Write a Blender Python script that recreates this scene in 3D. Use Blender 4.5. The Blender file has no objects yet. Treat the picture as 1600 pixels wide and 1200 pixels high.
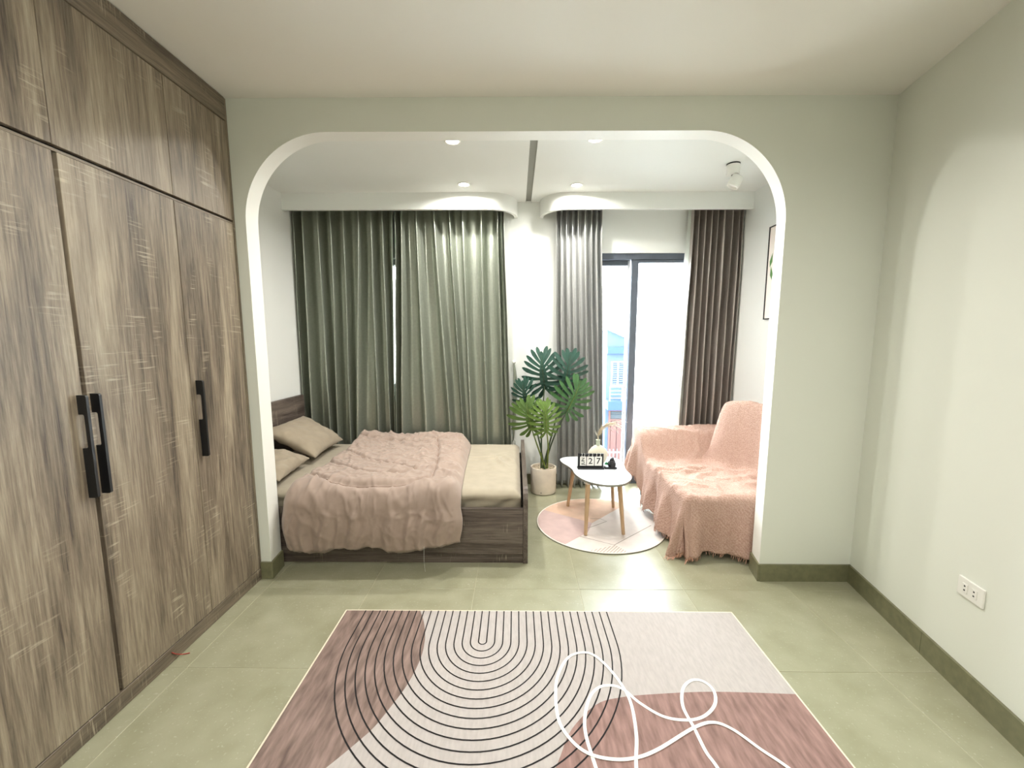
import bpy, bmesh, math, random
from mathutils import Vector, Matrix, noise

random.seed(11)
scene = bpy.context.scene
C = scene.collection
PI = math.pi

# ------------------------------------------------------------------ camera
FPX = 658.0
cam_d = bpy.data.cameras.new('camera')
cam_d.sensor_fit = 'HORIZONTAL'
cam_d.sensor_width = 36.0
cam_d.lens = FPX / 1600 * 36.0
cam_d.shift_y = 14 / 1600
cam_d.clip_start = 0.02
cam_d.clip_end = 400
cam = bpy.data.objects.new('camera', cam_d)
C.objects.link(cam)
cam.location = (0, 0, 1.43)
cam.rotation_euler = (PI / 2 - math.atan(82 / FPX), 0, math.atan(6 / FPX))
scene.camera = cam

# ------------------------------------------------------------------ world, daylight, exposure
world = bpy.data.worlds.new('sky')
scene.world = world
world.use_nodes = True
bg = world.node_tree.nodes['Background']
bg.inputs[0].default_value = (0.90, 0.96, 1.0, 1)
bg.inputs[1].default_value = 18.0

sun_d = bpy.data.lights.new('sun', 'SUN')
sun_d.energy = 12.0
sun_d.angle = math.radians(6)
sun_d.color = (1.0, 0.96, 0.90)
sun = bpy.data.objects.new('sun', sun_d)
C.objects.link(sun)
sun.rotation_euler = Vector((-0.30, -0.50, -1.0)).to_track_quat('-Z', 'Y').to_euler()

vs = scene.view_settings
vs.view_transform = 'Standard'
vs.look = 'None'
vs.gamma = 1.0
vs.exposure = 0.75
vs.use_curve_mapping = False

# ------------------------------------------------------------------ helpers
class MB:
    """collects shapes for ONE mesh object (world coordinates)"""
    def __init__(self):
        self.bm = bmesh.new()

    def poly(self, pts):
        vs_ = [self.bm.verts.new(p) for p in pts]
        return self.bm.faces.new(vs_)

    def box(self, x0, x1, y0, y1, z0, z1, bev=0.0, seg=2, M=None):
        t = bmesh.new()
        r = bmesh.ops.create_cube(t, size=1.0)
        for v in r['verts']:
            v.co = Vector(((v.co.x + .5) * (x1 - x0) + x0, (v.co.y + .5) * (y1 - y0) + y0, (v.co.z + .5) * (z1 - z0) + z0))
        if bev > 0:
            bmesh.ops.bevel(t, geom=t.edges[:], offset=bev, segments=seg, profile=.6, affect='EDGES')
        self.merge(t, M)
        return self

    def merge(self, t, M=None):
        if M is not None:
            t.transform(M)
        me = bpy.data.meshes.new('tmp')
        t.to_mesh(me)
        t.free()
        self.bm.from_mesh(me)
        bpy.data.meshes.remove(me)

    def tube(self, pts, rad, n=8, cap=True):
        pts = [Vector(p) for p in pts]
        rads = rad if isinstance(rad, (list, tuple)) else [rad] * len(pts)
        rings = []
        up = Vector((0, 0, 1))
        prev = None
        for i, p in enumerate(pts):
            a = pts[max(i - 1, 0)]
            b = pts[min(i + 1, len(pts) - 1)]
            d = (b - a).normalized()
            if prev is None:
                s = d.cross(up)
                if s.length < 1e-3:
                    s = d.cross(Vector((1, 0, 0)))
            else:
                s = prev - d * prev.dot(d)
            s.normalize()
            prev = s
            t = d.cross(s)
            rings.append([self.bm.verts.new(p + (s * math.cos(2 * PI * k / n) + t * math.sin(2 * PI * k / n)) * rads[i]) for k in range(n)])
        for i in range(len(rings) - 1):
            for k in range(n):
                self.bm.faces.new((rings[i][k], rings[i][(k + 1) % n], rings[i + 1][(k + 1) % n], rings[i + 1][k]))
        if cap:
            try:
                self.bm.faces.new(rings[0][::-1]); self.bm.faces.new(rings[-1])
            except ValueError:
                pass
        return self

    def lathe(self, prof, c, n=32, M=None):
        """prof: (r, z) pairs around a vertical axis through c"""
        t = bmesh.new()
        rings = []
        for r, z in prof:
            if r < 1e-6:
                rings.append([t.verts.new((0, 0, z))])
            else:
                rings.append([t.verts.new((r * math.cos(2 * PI * k / n), r * math.sin(2 * PI * k / n), z)) for k in range(n)])
        for a, b in zip(rings[:-1], rings[1:]):
            for k in range(n):
                k2 = (k + 1) % n
                if len(a) == 1 and len(b) == 1:
                    continue
                if len(a) == 1:
                    t.faces.new((a[0], b[k2], b[k]))
                elif len(b) == 1:
                    t.faces.new((a[k], a[k2], b[0]))
                else:
                    t.faces.new((a[k], a[k2], b[k2], b[k]))
        if M is not None:
            t.transform(M)
        t.transform(Matrix.Translation(Vector(c)))
        self.merge(t)
        return self

    def prism(self, outline, vec):
        """closed planar outline extruded by vec"""
        vec = Vector(vec)
        a = [self.bm.verts.new(Vector(p)) for p in outline]
        b = [self.bm.verts.new(Vector(p) + vec) for p in outline]
        n = len(a)
        self.bm.faces.new(a)
        self.bm.faces.new(b[::-1])
        for i in range(n):
            self.bm.faces.new((a[i], b[i], b[(i + 1) % n], a[(i + 1) % n]))
        return self

    def grid(self, rows, closed=False):
        vv = [[self.bm.verts.new(p) for p in r] for r in rows]
        for i in range(len(vv) - 1):
            m = len(vv[i])
            for j in range(m if closed else m - 1):
                j2 = (j + 1) % m
                self.bm.faces.new((vv[i][j], vv[i][j2], vv[i + 1][j2], vv[i + 1][j]))
        return self

    def ribbon(self, pts, w, z, rise=0.0):
        """flat strip of width w along a planar path at height z"""
        L, R = [], []
        for i, p in enumerate(pts):
            a = Vector(pts[max(i - 1, 0)]); b = Vector(pts[min(i + 1, len(pts) - 1)])
            d = (b - a).normalized(); nrm = Vector((-d.y, d.x))
            q = Vector(p)
            zi = z + rise * i / len(pts)
            L.append((*(q + nrm * w / 2), zi)); R.append((*(q - nrm * w / 2), zi))
        return self.grid([R, L])


BASE = {}

def build(name, mb, mat, parent=None, smooth=False, base=None, recalc=True):
    bm = mb.bm
    if recalc:
        bmesh.ops.recalc_face_normals(bm, faces=bm.faces[:])
    off = Vector((0, 0, 0))
    if parent is not None:
        off = BASE[parent.name]
    elif base is not None:
        off = Vector(base)
    if off.length > 0:
        bm.transform(Matrix.Translation(-off))
    me = bpy.data.meshes.new(name)
    bm.to_mesh(me)
    bm.free()
    if smooth:
        for p in me.polygons:
            p.use_smooth = True
        if smooth == 'angle':
            try:
                me.set_sharp_from_angle(angle=math.radians(38))
            except AttributeError:
                pass
    me.materials.append(MAT[mat] if isinstance(mat, str) else mat)
    o = bpy.data.objects.new(name, me)
    C.objects.link(o)
    if parent is not None:
        o.parent = parent
    elif base is not None:
        o.location = base
    BASE[o.name] = off
    return o

def empty(name, loc):
    o = bpy.data.objects.new(name, None)
    o.empty_display_size = 0.05
    o.location = loc
    C.objects.link(o)
    BASE[o.name] = Vector(loc)
    return o

def tag(o, label, cat, group=None):
    o['label'] = label
    o['category'] = cat
    if group:
        o['group'] = group
    return o

def thing(name, loc, label, cat, group=None):
    return tag(empty(name, loc), label, cat, group)

def struct(o, label=None):
    o['kind'] = 'structure'
    if label:
        o['label'] = label
    return o

def catmull(pts, sub=8, closed=False):
    pts = [Vector(p) for p in pts]
    n = len(pts)
    out = []
    for i in range(n if closed else n - 1):
        if closed:
            p0, p1, p2, p3 = pts[(i - 1) % n], pts[i], pts[(i + 1) % n], pts[(i + 2) % n]
        else:
            p0, p1, p2, p3 = pts[max(i - 1, 0)], pts[i], pts[i + 1], pts[min(i + 2, n - 1)]
        for k in range(sub):
            t = k / sub
            out.append(0.5 * ((2 * p1) + (p2 - p0) * t + (2 * p0 - 5 * p1 + 4 * p2 - p3) * t * t + (3 * p1 - p0 - 3 * p2 + p3) * t ** 3))
    if not closed:
        out.append(pts[-1])
    return out

def sstep(a, b, x):
    if a == b:
        return 0.0 if x < a else 1.0
    t = min(max((x - a) / (b - a), 0), 1)
    return t * t * (3 - 2 * t)

def lerp(a, b, t):
    return a + (b - a) * t

def interp(xs, ys, x):
    if x <= xs[0]:
        return ys[0]
    for i in range(len(xs) - 1):
        if x <= xs[i + 1]:
            return lerp(ys[i], ys[i + 1], (x - xs[i]) / (xs[i + 1] - xs[i]))
    return ys[-1]

def nz(x, y, z=0.0):
    return noise.noise(Vector((x, y, z)))

def ridged(x, y, z=0.0):
    return 1 - abs(nz(x, y, z)) * 2

# ------------------------------------------------------------------ materials
MAT = {}

def srgb(h):
    h = h.lstrip('#')
    c = [int(h[i:i + 2], 16) / 255 for i in (0, 2, 4)]
    return tuple(x / 12.92 if x <= .04045 else ((x + .055) / 1.055) ** 2.4 for x in c) + (1,)

def mat(name, col, rough=.6, var=.06, scale=8, spec=.5, metal=0, bump=0, bscale=60, sheen=0, coat=0, transl=0, aniso=None):
    """principled material, colour broken up by noise, optional noise bump"""
    m = bpy.data.materials.new(name)
    m.use_nodes = True
    nt = m.node_tree
    b = nt.nodes['Principled BSDF']
    c = srgb(col) if isinstance(col, str) else col
    b.inputs['Roughness'].default_value = rough
    b.inputs['Metallic'].default_value = metal
    b.inputs['Specular IOR Level'].default_value = spec
    if sheen:
        b.inputs['Sheen Weight'].default_value = sheen
    if coat:
        b.inputs['Coat Weight'].default_value = coat
    tc = nt.nodes.new('ShaderNodeTexCoord')
    mp = nt.nodes.new('ShaderNodeMapping')
    nt.links.new(tc.outputs['Object'], mp.inputs[0])
    if aniso:
        mp.inputs['Scale'].default_value = aniso
    n = nt.nodes.new('ShaderNodeTexNoise')
    n.inputs['Scale'].default_value = scale
    n.inputs['Detail'].default_value = 4
    nt.links.new(mp.outputs[0], n.inputs['Vector'])
    r = nt.nodes.new('ShaderNodeValToRGB')
    r.color_ramp.elements[0].position = .3
    r.color_ramp.elements[1].position = .7
    r.color_ramp.elements[0].color = tuple(max(x * (1 - var), 0) for x in c[:3]) + (1,)
    r.color_ramp.elements[1].color = tuple(min(x * (1 + var), 1) for x in c[:3]) + (1,)
    nt.links.new(n.outputs['Fac'], r.inputs[0])
    nt.links.new(r.outputs[0], b.inputs['Base Color'])
    if bump:
        n2 = nt.nodes.new('ShaderNodeTexNoise')
        n2.inputs['Scale'].default_value = bscale
        n2.inputs['Detail'].default_value = 3
        nt.links.new(mp.outputs[0], n2.inputs['Vector'])
        bp = nt.nodes.new('ShaderNodeBump')
        bp.inputs['Strength'].default_value = bump
        bp.inputs['Distance'].default_value = .01
        nt.links.new(n2.outputs['Fac'], bp.inputs['Height'])
        nt.links.new(bp.outputs[0], b.inputs['Normal'])
    if transl:
        tr = nt.nodes.new('ShaderNodeBsdfTranslucent')
        nt.links.new(r.outputs[0], tr.inputs[0])
        mx = nt.nodes.new('ShaderNodeMixShader')
        mx.inputs[0].default_value = transl
        nt.links.new(b.outputs[0], mx.inputs[1])
        nt.links.new(tr.outputs[0], mx.inputs[2])
        nt.links.new(mx.outputs[0], nt.nodes['Material Output'].inputs['Surface'])
    MAT[name] = m
    return m

def wood(name, dark, mid, light, along='Z', scale=1.0, rough=.45, marks=.5):
    """streaky textured oak laminate; every board takes its own stretch of grain"""
    m = bpy.data.materials.new(name)
    m.use_nodes = True
    nt = m.node_tree
    N, L = nt.nodes, nt.links
    b = N['Principled BSDF']
    b.inputs['Roughness'].default_value = rough
    tc = N.new('ShaderNodeTexCoord')
    oi = N.new('ShaderNodeObjectInfo')
    cmb = N.new('ShaderNodeMath'); cmb.operation = 'MULTIPLY'; cmb.inputs[1].default_value = 37.0
    L.new(oi.outputs['Random'], cmb.inputs[0])
    add = N.new('ShaderNodeVectorMath'); add.operation = 'ADD'
    L.new(tc.outputs['Object'], add.inputs[0]); L.new(cmb.outputs[0], add.inputs[1])
    def mapping(s_along, s_across):
        mp = N.new('ShaderNodeMapping')
        s = [s_across * scale] * 3
        s['XYZ'.index(along)] = s_along * scale
        mp.inputs['Scale'].default_value = s
        L.new(add.outputs[0], mp.inputs[0])
        return mp
    def tex(mp, sc, det, dist=0.0, rg=.55):
        t = N.new('ShaderNodeTexNoise')
        t.inputs['Scale'].default_value = sc
        t.inputs['Detail'].default_value = det
        t.inputs['Distortion'].default_value = dist
        t.inputs['Roughness'].default_value = rg
        L.new(mp.outputs[0], t.inputs['Vector'])
        return t
    g1 = tex(mapping(.8, 10), 1.0, 8, .9, .62)
    g2 = tex(mapping(5.0, 110), 1.0, 6, .2, .7)
    mx = N.new('ShaderNodeMath'); mx.operation = 'MULTIPLY_ADD'; mx.inputs[1].default_value = .45
    L.new(g2.outputs['Fac'], mx.inputs[0])
    mm = N.new('ShaderNodeMath'); mm.operation = 'MULTIPLY'; mm.inputs[1].default_value = .62
    L.new(g1.outputs['Fac'], mm.inputs[0]); L.new(mm.outputs[0], mx.inputs[2])
    rp = N.new('ShaderNodeValToRGB')
    e = rp.color_ramp.elements
    e[0].position = .40; e[0].color = srgb(dark)
    e[1].position = .69; e[1].color = srgb(light)
    k = e.new(.53); k.color = srgb(mid)
    L.new(mx.outputs[0], rp.inputs[0])
    # pale saw marks across the grain, in patches
    s1 = tex(mapping(110, 7), 1.0, 2, 0)
    s2 = tex(mapping(3.2, 6.5), 1.0, 2, .5)
    r1 = N.new('ShaderNodeMapRange'); r1.inputs[1].default_value = .56; r1.inputs[2].default_value = .66
    r2 = N.new('ShaderNodeMapRange'); r2.inputs[1].default_value = .55; r2.inputs[2].default_value = .68
    L.new(s1.outputs['Fac'], r1.inputs[0]); L.new(s2.outputs['Fac'], r2.inputs[0])
    ml = N.new('ShaderNodeMath'); ml.operation = 'MULTIPLY'
    L.new(r1.outputs[0], ml.inputs[0]); L.new(r2.outputs[0], ml.inputs[1])
    ms = N.new('ShaderNodeMath'); ms.operation = 'MULTIPLY'; ms.inputs[1].default_value = marks
    L.new(ml.outputs[0], ms.inputs[0])
    mix = N.new('ShaderNodeMix'); mix.data_type = 'RGBA'
    L.new(ms.outputs[0], mix.inputs[0]); L.new(rp.outputs[0], mix.inputs[6])
    mix.inputs[7].default_value = srgb('#cfc4ac')
    L.new(mix.outputs[2], b.inputs['Base Color'])
    bp = N.new('ShaderNodeBump'); bp.inputs['Strength'].default_value = .25; bp.inputs['Distance'].default_value = .002
    L.new(g2.outputs['Fac'], bp.inputs['Height']); L.new(bp.outputs[0], b.inputs['Normal'])
    MAT[name] = m

def emit(name, col, strength):
    m = bpy.data.materials.new(name)
    m.use_nodes = True
    b = m.node_tree.nodes['Principled BSDF']
    b.inputs['Base Color'].default_value = srgb(col)
    b.inputs['Emission Color'].default_value = srgb(col)
    b.inputs['Emission Strength'].default_value = strength
    MAT[name] = m

mat('wall_paint', '#e6e9df', .75, .012, 1.5, spec=.3, bump=.03, bscale=220)
mat('alcove_paint', '#eef0ec', .75, .012, 1.5, spec=.3, bump=.02, bscale=220)
mat('lining_paint', '#f4f4ee', .55, .01, 1.5, spec=.4)
mat('ceiling_paint', '#eeece4', .8, .01, 1.2, spec=.25)
mat('skirting_tile', '#77765a', .4, .14, 30)
mat('grout', '#b5b298', .85, .05, 30)
wood('wardrobe_wood', '#4c4339', '#827564', '#b0a38d', 'Z')
wood('wardrobe_trim_wood', '#4a4238', '#736757', '#968a78', 'Y')
wood('bed_wood', '#352d27', '#5b5049', '#7f746a', 'X', 1.2)
wood('bed_side_wood', '#352d27', '#5b5049', '#7f746a', 'Y', 1.2)
mat('black_metal', '#17181a', .42, .05, 20)
mat('slot_grey', '#8f8f86', .6, .03, 10)
mat('dark_gap', '#0f0d0c', .8, .1, 20)
mat('white_plastic', '#efeee8', .4, .02, 10)
mat('grey_aluminium', '#5d646f', .45, .06, 14, metal=.25)
mat('pale_rubber', '#d9dadb', .6, .04, 20)
mat('linen', '#aca28f', .85, .06, 14, spec=.2, bump=.12, bscale=500, sheen=.15)
mat('pillow_linen', '#a19481', .85, .06, 14, spec=.2, bump=.12, bscale=500, sheen=.15)
mat('duvet_cotton', '#a69387', .8, .06, 10, spec=.2, bump=.12, bscale=400, sheen=.2)
mat('duvet_stitch', '#8d7464', .9, .08, 30)
mat('sage_satin', '#a8ada0', .29, .07, 50, spec=.8, metal=.58, transl=.05, bump=.06, bscale=700)
mat('grey_satin', '#bcbdba', .36, .06, 50, spec=.7, metal=.15, transl=.12, bump=.06, bscale=700)
mat('taupe_satin', '#aaa19a', .38, .06, 50, spec=.7, metal=.2, transl=.05, bump=.06, bscale=700)
mat('daylit_edge_pale', '#d3d8d0', .7, .03, 20, transl=.35)  # curtain fabric brightened by daylight, painted as a paler colour
mat('sofa_fabric', '#a98a78', .9, .06, 20)
mat('throw_fringe', '#d3a48f', .95, .08, 40)
mat('concrete_pot', '#e0d5c4', .8, .10, 9, bump=.15, bscale=40)
mat('pebble', '#c3b59c', .8, .25, 60)
mat('leaf_dark', '#2d5145', .42, .22, 18)
mat('leaf_mid', '#3f6a3a', .42, .22, 18)
mat('leaf_bright', '#4f6d2f', .45, .22, 18)
mat('leaf_yellow', '#628037', .45, .22, 18)
mat('stem_green', '#6f7f37', .5, .25, 14)
mat('stem_dark', '#3f4f35', .5, .2, 14)
mat('table_white', '#dde1e5', .3, .01, 6)
mat('table_edge', '#8f8c80', .5, .05, 20)
mat('table_leg_wood', '#c7a783', .55, .14, 10, aniso=(8, 8, 1))
mat('paper_card', '#f2f0ea', .7, .02, 10)
mat('ink', '#1c1c1e', .7, .05, 20)
mat('black_resin', '#1d1d20', .45, .2, 40)
mat('sprig_green', '#2f8052', .5, .2, 40)
mat('vase_cream', '#e7e0cc', .6, .03, 10)
mat('vase_neck', '#c9d2bb', .5, .03, 10)
mat('pampas', '#e6d9be', .95, .08, 40, transl=.2)
mat('dried_strand', '#f4efe2', .9, .03, 40)
mat('rug_cream', '#b9b2ae', .95, .07, 26, spec=.1, bump=.2, bscale=400, aniso=(3.2, .8, 1))
mat('rug_brown', '#88756d', .95, .38, 14, spec=.1, bump=.2, bscale=400, aniso=(3.0, .55, 1))
mat('rug_rose', '#967a73', .95, .28, 16, spec=.1, bump=.2, bscale=400, aniso=(3.2, .6, 1))
mat('rug_line_black', '#1a1718', .95, .05, 30)
mat('rug_line_white', '#eef0e8', .95, .03, 30)
mat('rug_edge', '#e5dcc6', .95, .05, 60)
mat('round_pale', '#dcd2cb', .95, .07, 10, spec=.1)
mat('round_mauve', '#c3aba6', .95, .08, 9, spec=.1)
mat('round_peach', '#d3b49e', .95, .10, 9, spec=.1)
mat('round_line', '#8f8379', .95, .05, 20)
mat('round_edge', '#e9e2d6', .95, .05, 60)
mat('rug_backing', '#23201f', .95, .05, 60)
mat('picture_paper', '#f3e9e1', .8, .01, 6)
mat('picture_green', '#5f8a4d', .8, .15, 60)
mat('red_cord', '#a5453c', .8, .1, 40)
mat('balcony_concrete', '#cfcfca', .8, .05, 8)
mat('house_pale', '#34445c', .85, .04, .5)
mat('house_blue', '#152f66', .8, .05, .5)
mat('house_white', '#f2f4f6', .85, .03, .5)
mat('house_shutter', '#3a4448', .7, .05, 2)
mat('house_wood', '#4a2f2b', .7, .1, 2)
mat('house_rail', '#4d5865', .6, .05, 2)
mat('street', '#6f6f6c', .9, .05, .4)
mat('terracotta', '#d79f8e', .85, .08, 1)
emit('lamp_lens', '#fffaf0', 12)

def floor_tile_mat():
    m = bpy.data.materials.new('floor_tile')
    m.use_nodes = True
    N, L = m.node_tree.nodes, m.node_tree.links
    b = N['Principled BSDF']
    b.inputs['Roughness'].default_value = .31
    b.inputs['Specular IOR Level'].default_value = .6
    tc = N.new('ShaderNodeTexCoord')
    oi = N.new('ShaderNodeObjectInfo')
    mu = N.new('ShaderNodeMath'); mu.operation = 'MULTIPLY'; mu.inputs[1].default_value = 31
    L.new(oi.outputs['Random'], mu.inputs[0])
    ad = N.new('ShaderNodeVectorMath'); ad.operation = 'ADD'
    L.new(tc.outputs['Object'], ad.inputs[0]); L.new(mu.outputs[0], ad.inputs[1])
    n1 = N.new('ShaderNodeTexNoise'); n1.inputs['Scale'].default_value = 7; n1.inputs['Detail'].default_value = 6
    n2 = N.new('ShaderNodeTexNoise'); n2.inputs['Scale'].default_value = 90; n2.inputs['Detail'].default_value = 3
    L.new(ad.outputs[0], n1.inputs['Vector']); L.new(ad.outputs[0], n2.inputs['Vector'])
    r = N.new('ShaderNodeValToRGB')
    r.color_ramp.elements[0].position = .3; r.color_ramp.elements[0].color = srgb('#959479')
    r.color_ramp.elements[1].position = .72; r.color_ramp.elements[1].color = srgb('#a5a48b')
    L.new(n1.outputs['Fac'], r.inputs[0])
    mr = N.new('ShaderNodeMapRange'); mr.inputs[1].default_value = .62; mr.inputs[2].default_value = .72; mr.inputs[4].default_value = .5
    L.new(n2.outputs['Fac'], mr.inputs[0])
    mx = N.new('ShaderNodeMix'); mx.data_type = 'RGBA'
    L.new(mr.outputs[0], mx.inputs[0]); L.new(r.outputs[0], mx.inputs[6]); mx.inputs[7].default_value = srgb('#bdbda8')
    L.new(mx.outputs[2], b.inputs['Base Color'])
    MAT['floor_tile'] = m
floor_tile_mat()

def throw_mat():
    """woven cotton throw with a raised zigzag weave"""
    m = bpy.data.materials.new('throw_weave')
    m.use_nodes = True
    N, L = m.node_tree.nodes, m.node_tree.links
    b = N['Principled BSDF']
    b.inputs['Roughness'].default_value = .9
    b.inputs['Specular IOR Level'].default_value = .15
    uv = N.new('ShaderNodeUVMap')
    w = N.new('ShaderNodeTexWave')
    w.wave_type = 'BANDS'; w.bands_direction = 'DIAGONAL'
    w.inputs['Scale'].default_value = 26; w.inputs['Distortion'].default_value = 9
    w.inputs['Detail'].default_value = 2; w.inputs['Detail Scale'].default_value = 3.5
    L.new(uv.outputs[0], w.inputs['Vector'])
    r = N.new('ShaderNodeValToRGB')
    r.color_ramp.elements[0].color = srgb('#b59384'); r.color_ramp.elements[1].color = srgb('#ccad9f')
    L.new(w.outputs['Fac'], r.inputs[0]); L.new(r.outputs[0], b.inputs['Base Color'])
    bp = N.new('ShaderNodeBump'); bp.inputs['Strength'].default_value = .5; bp.inputs['Distance'].default_value = .005
    L.new(w.outputs['Fac'], bp.inputs['Height']); L.new(bp.outputs[0], b.inputs['Normal'])
    MAT['throw_weave'] = m
throw_mat()

def hatch_mat():
    """fine diagonal hatching printed on the round rug"""
    m = bpy.data.materials.new('round_hatch')
    m.use_nodes = True
    N, L = m.node_tree.nodes, m.node_tree.links
    b = N['Principled BSDF']; b.inputs['Roughness'].default_value = .95
    tc = N.new('ShaderNodeTexCoord')
    mp = N.new('ShaderNodeMapping'); mp.inputs['Rotation'].default_value = (0, 0, math.radians(38))
    w = N.new('ShaderNodeTexWave'); w.inputs['Scale'].default_value = 17; w.inputs['Distortion'].default_value = .3
    L.new(tc.outputs['Object'], mp.inputs[0]); L.new(mp.outputs[0], w.inputs['Vector'])
    r = N.new('ShaderNodeValToRGB')
    r.color_ramp.elements[0].position = .3; r.color_ramp.elements[0].color = srgb('#b9a99f')
    r.color_ramp.elements[1].position = .6; r.color_ramp.elements[1].color = srgb('#ded4cc')
    L.new(w.outputs['Fac'], r.inputs[0]); L.new(r.outputs[0], b.inputs['Base Color'])
    MAT['round_hatch'] = m
hatch_mat()

def glass_mat():
    m = bpy.data.materials.new('clear_glass')
    m.use_nodes = True
    N, L = m.node_tree.nodes, m.node_tree.links
    g = N.new('ShaderNodeBsdfGlossy'); g.inputs['Roughness'].default_value = .02
    t = N.new('ShaderNodeBsdfTransparent'); t.inputs[0].default_value = (.95, .97, .97, 1)
    f = N.new('ShaderNodeFresnel'); f.inputs[0].default_value = 1.3
    mx = N.new('ShaderNodeMixShader')
    L.new(f.outputs[0], mx.inputs[0]); L.new(t.outputs[0], mx.inputs[1]); L.new(g.outputs[0], mx.inputs[2])
    L.new(mx.outputs[0], N['Material Output'].inputs['Surface'])
    MAT['clear_glass'] = m
glass_mat()

# ------------------------------------------------------------------ the room
H = 2.70           # ceiling
YF, YB_ = 2.385, 2.525   # arch wall front and back face
YW = 4.09          # far wall of the alcove
XL, XAL, XAR = -2.12, -2.04, 2.05
YR = -2.6          # wall behind the photographer
def xr(y):         # the right wall runs at a slant
    return 1.994 + .206 * (y - 2.385)

# floor: grout bed with single tiles
m_ = MB(); m_.box(-2.3, 2.35, YR - .1, YW + .16, -.06, -.0015)
floor = struct(build('floor', m_, 'grout'), 'greenish beige speckled floor tiles with pale grout')
P_ = .605
tile_me = None
for i in range(-4, 4):
    for j in range(-9, 4):
        x0 = .368 + P_ * i; y0 = 2.282 + P_ * j
        x1, y1 = x0 + P_, y0 + P_
        cx0, cx1 = max(x0, -2.12), min(x1, 2.13); cy0, cy1 = max(y0, YR), min(y1, YW + .1)
        if cx1 - cx0 < .03 or cy1 - cy0 < .03:
            continue
        full = cx0 == x0 and cx1 == x1 and cy0 == y0 and cy1 == y1
        if full and tile_me is not None:
            o = bpy.data.objects.new('floor_tile', tile_me); C.objects.link(o); o.parent = floor
            o.location = (x0, y0, 0)
        else:
            m_ = MB(); m_.box(cx0 - x0 + .0015, cx1 - x0 - .0015, cy0 - y0 + .0015, cy1 - y0 - .0015, -.01, 0, .0008, 1)
            o = build('floor_tile', m_, 'floor_tile'); o.parent = floor; o.location = (x0, y0, 0)
            if full:
                tile_me = o.data

# ceiling of the main room, of the alcove (two panels with a slot between)
m_ = MB(); m_.box(-2.3, 2.4, YR - .1, YB_ - .02, H, H + .12)
struct(build('ceiling', m_, 'ceiling_paint'), 'plain off white ceiling of the main room')
m_ = MB()
m_.box(-2.2, .090, YB_ - .02, YW + .1, H, H + .12)
m_.box(.140, 2.2, YB_ - .02, YW + .1, H, H + .12)
m_.box(.085, .145, YB_ - .02, YW + .1, H + .06, H + .12)
struct(build('ceiling', m_, 'alcove_paint'), 'white alcove ceiling with a narrow recessed slot')

m_ = MB(); m_.box(.0905, .1395, YB_ - .018, YW - .001, H + .012, H + .02)
struct(build('trim_3', m_, 'slot_grey'), 'grey strip set into the alcove ceiling slot')

# side and rear walls
m_ = MB(); m_.box(XL - .12, XL, YR - .1, YF, 0, H)
struct(build('wall_left', m_, 'wall_paint'))
m_ = MB(); m_.prism([(xr(YR), YR, 0), (xr(YF), YF, 0), (xr(YF) + .15, YF, 0), (xr(YR) + .15, YR, 0)], (0, 0, H))
struct(build('wall_right', m_, 'wall_paint'))
m_ = MB(); m_.box(XL, xr(YR) + .15, YR - .12, YR, 0, H)
struct(build('wall_rear', m_, 'wall_paint'))

# arch wall: opening with large rounded corners
def arch_outline(xl, xrr, top, spring, rx, y):
    pts = [(xl, 0.0)]
    for k in range(1, 8):
        pts.append((xl, spring * k / 7))
    for k in range(1, 25):
        a = PI - PI / 2 * k / 24
        pts.append((xl + rx + rx * math.cos(a), spring + (top - spring) * math.sin(a)))
    for k in range(1, 12):
        pts.append((lerp(xl + rx, xrr - rx, k / 12), top))
    for k in range(0, 25):
        a = PI / 2 - PI / 2 * k / 24
        pts.append((xrr - rx + rx * math.cos(a), spring + (top - spring) * math.sin(a)))
    for k in range(6, -1, -1):
        pts.append((xrr, spring * k / 7))
    return [Vector((x, y, z)) for x, z in pts]

inF = arch_outline(-1.476, 1.456, 2.530, 2.07, .46, YF)
inB = arch_outline(-1.492, 1.490, 2.546, 2.08, .46, YB_)
nA = len(inF)
def outer(p, i, y, xo0, xo1):
    if i <= 7:
        return Vector((xo0, y, p.z))
    if i <= 7 + 24:
        t = (i - 7) / 24
        return Vector((xo0, y, lerp(2.07, H, min(1, t * 2)))) if t <= .5 else Vector((lerp(xo0, -1.01, (t - .5) * 2), y, H))
    if i <= 7 + 24 + 11:
        return Vector((p.x, y, H))
    if i <= 7 + 24 + 11 + 25:
        t = (i - 43) / 24
        return Vector((lerp(.99, xo1, min(1, t * 2)), y, H)) if t <= .5 else Vector((xo1, y, lerp(H, 2.07, (t - .5) * 2)))
    return Vector((xo1, y, p.z))
m_ = MB()
oF = [outer(p, i, YF, XL - .12, xr(YF) + .15) for i, p in enumerate(inF)]
oB = [outer(p, i, YB_, XL - .12, xr(YF) + .15) for i, p in enumerate(inB)]
m_.grid([oF, inF]); m_.grid([inB, oB]); m_.grid([oB, oF])
bmesh.ops.remove_doubles(m_.bm, verts=m_.bm.verts[:], dist=1e-5)
wf = build('wall_front', m_, 'wall_paint', smooth='angle', recalc=False)
m_ = MB(); m_.grid([inF, inB])
al_ = build('arch_lining', m_, 'lining_paint', smooth='angle', recalc=False); al_.parent = wf
struct(wf, 'wall with a wide white opening with rounded upper corners')

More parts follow.
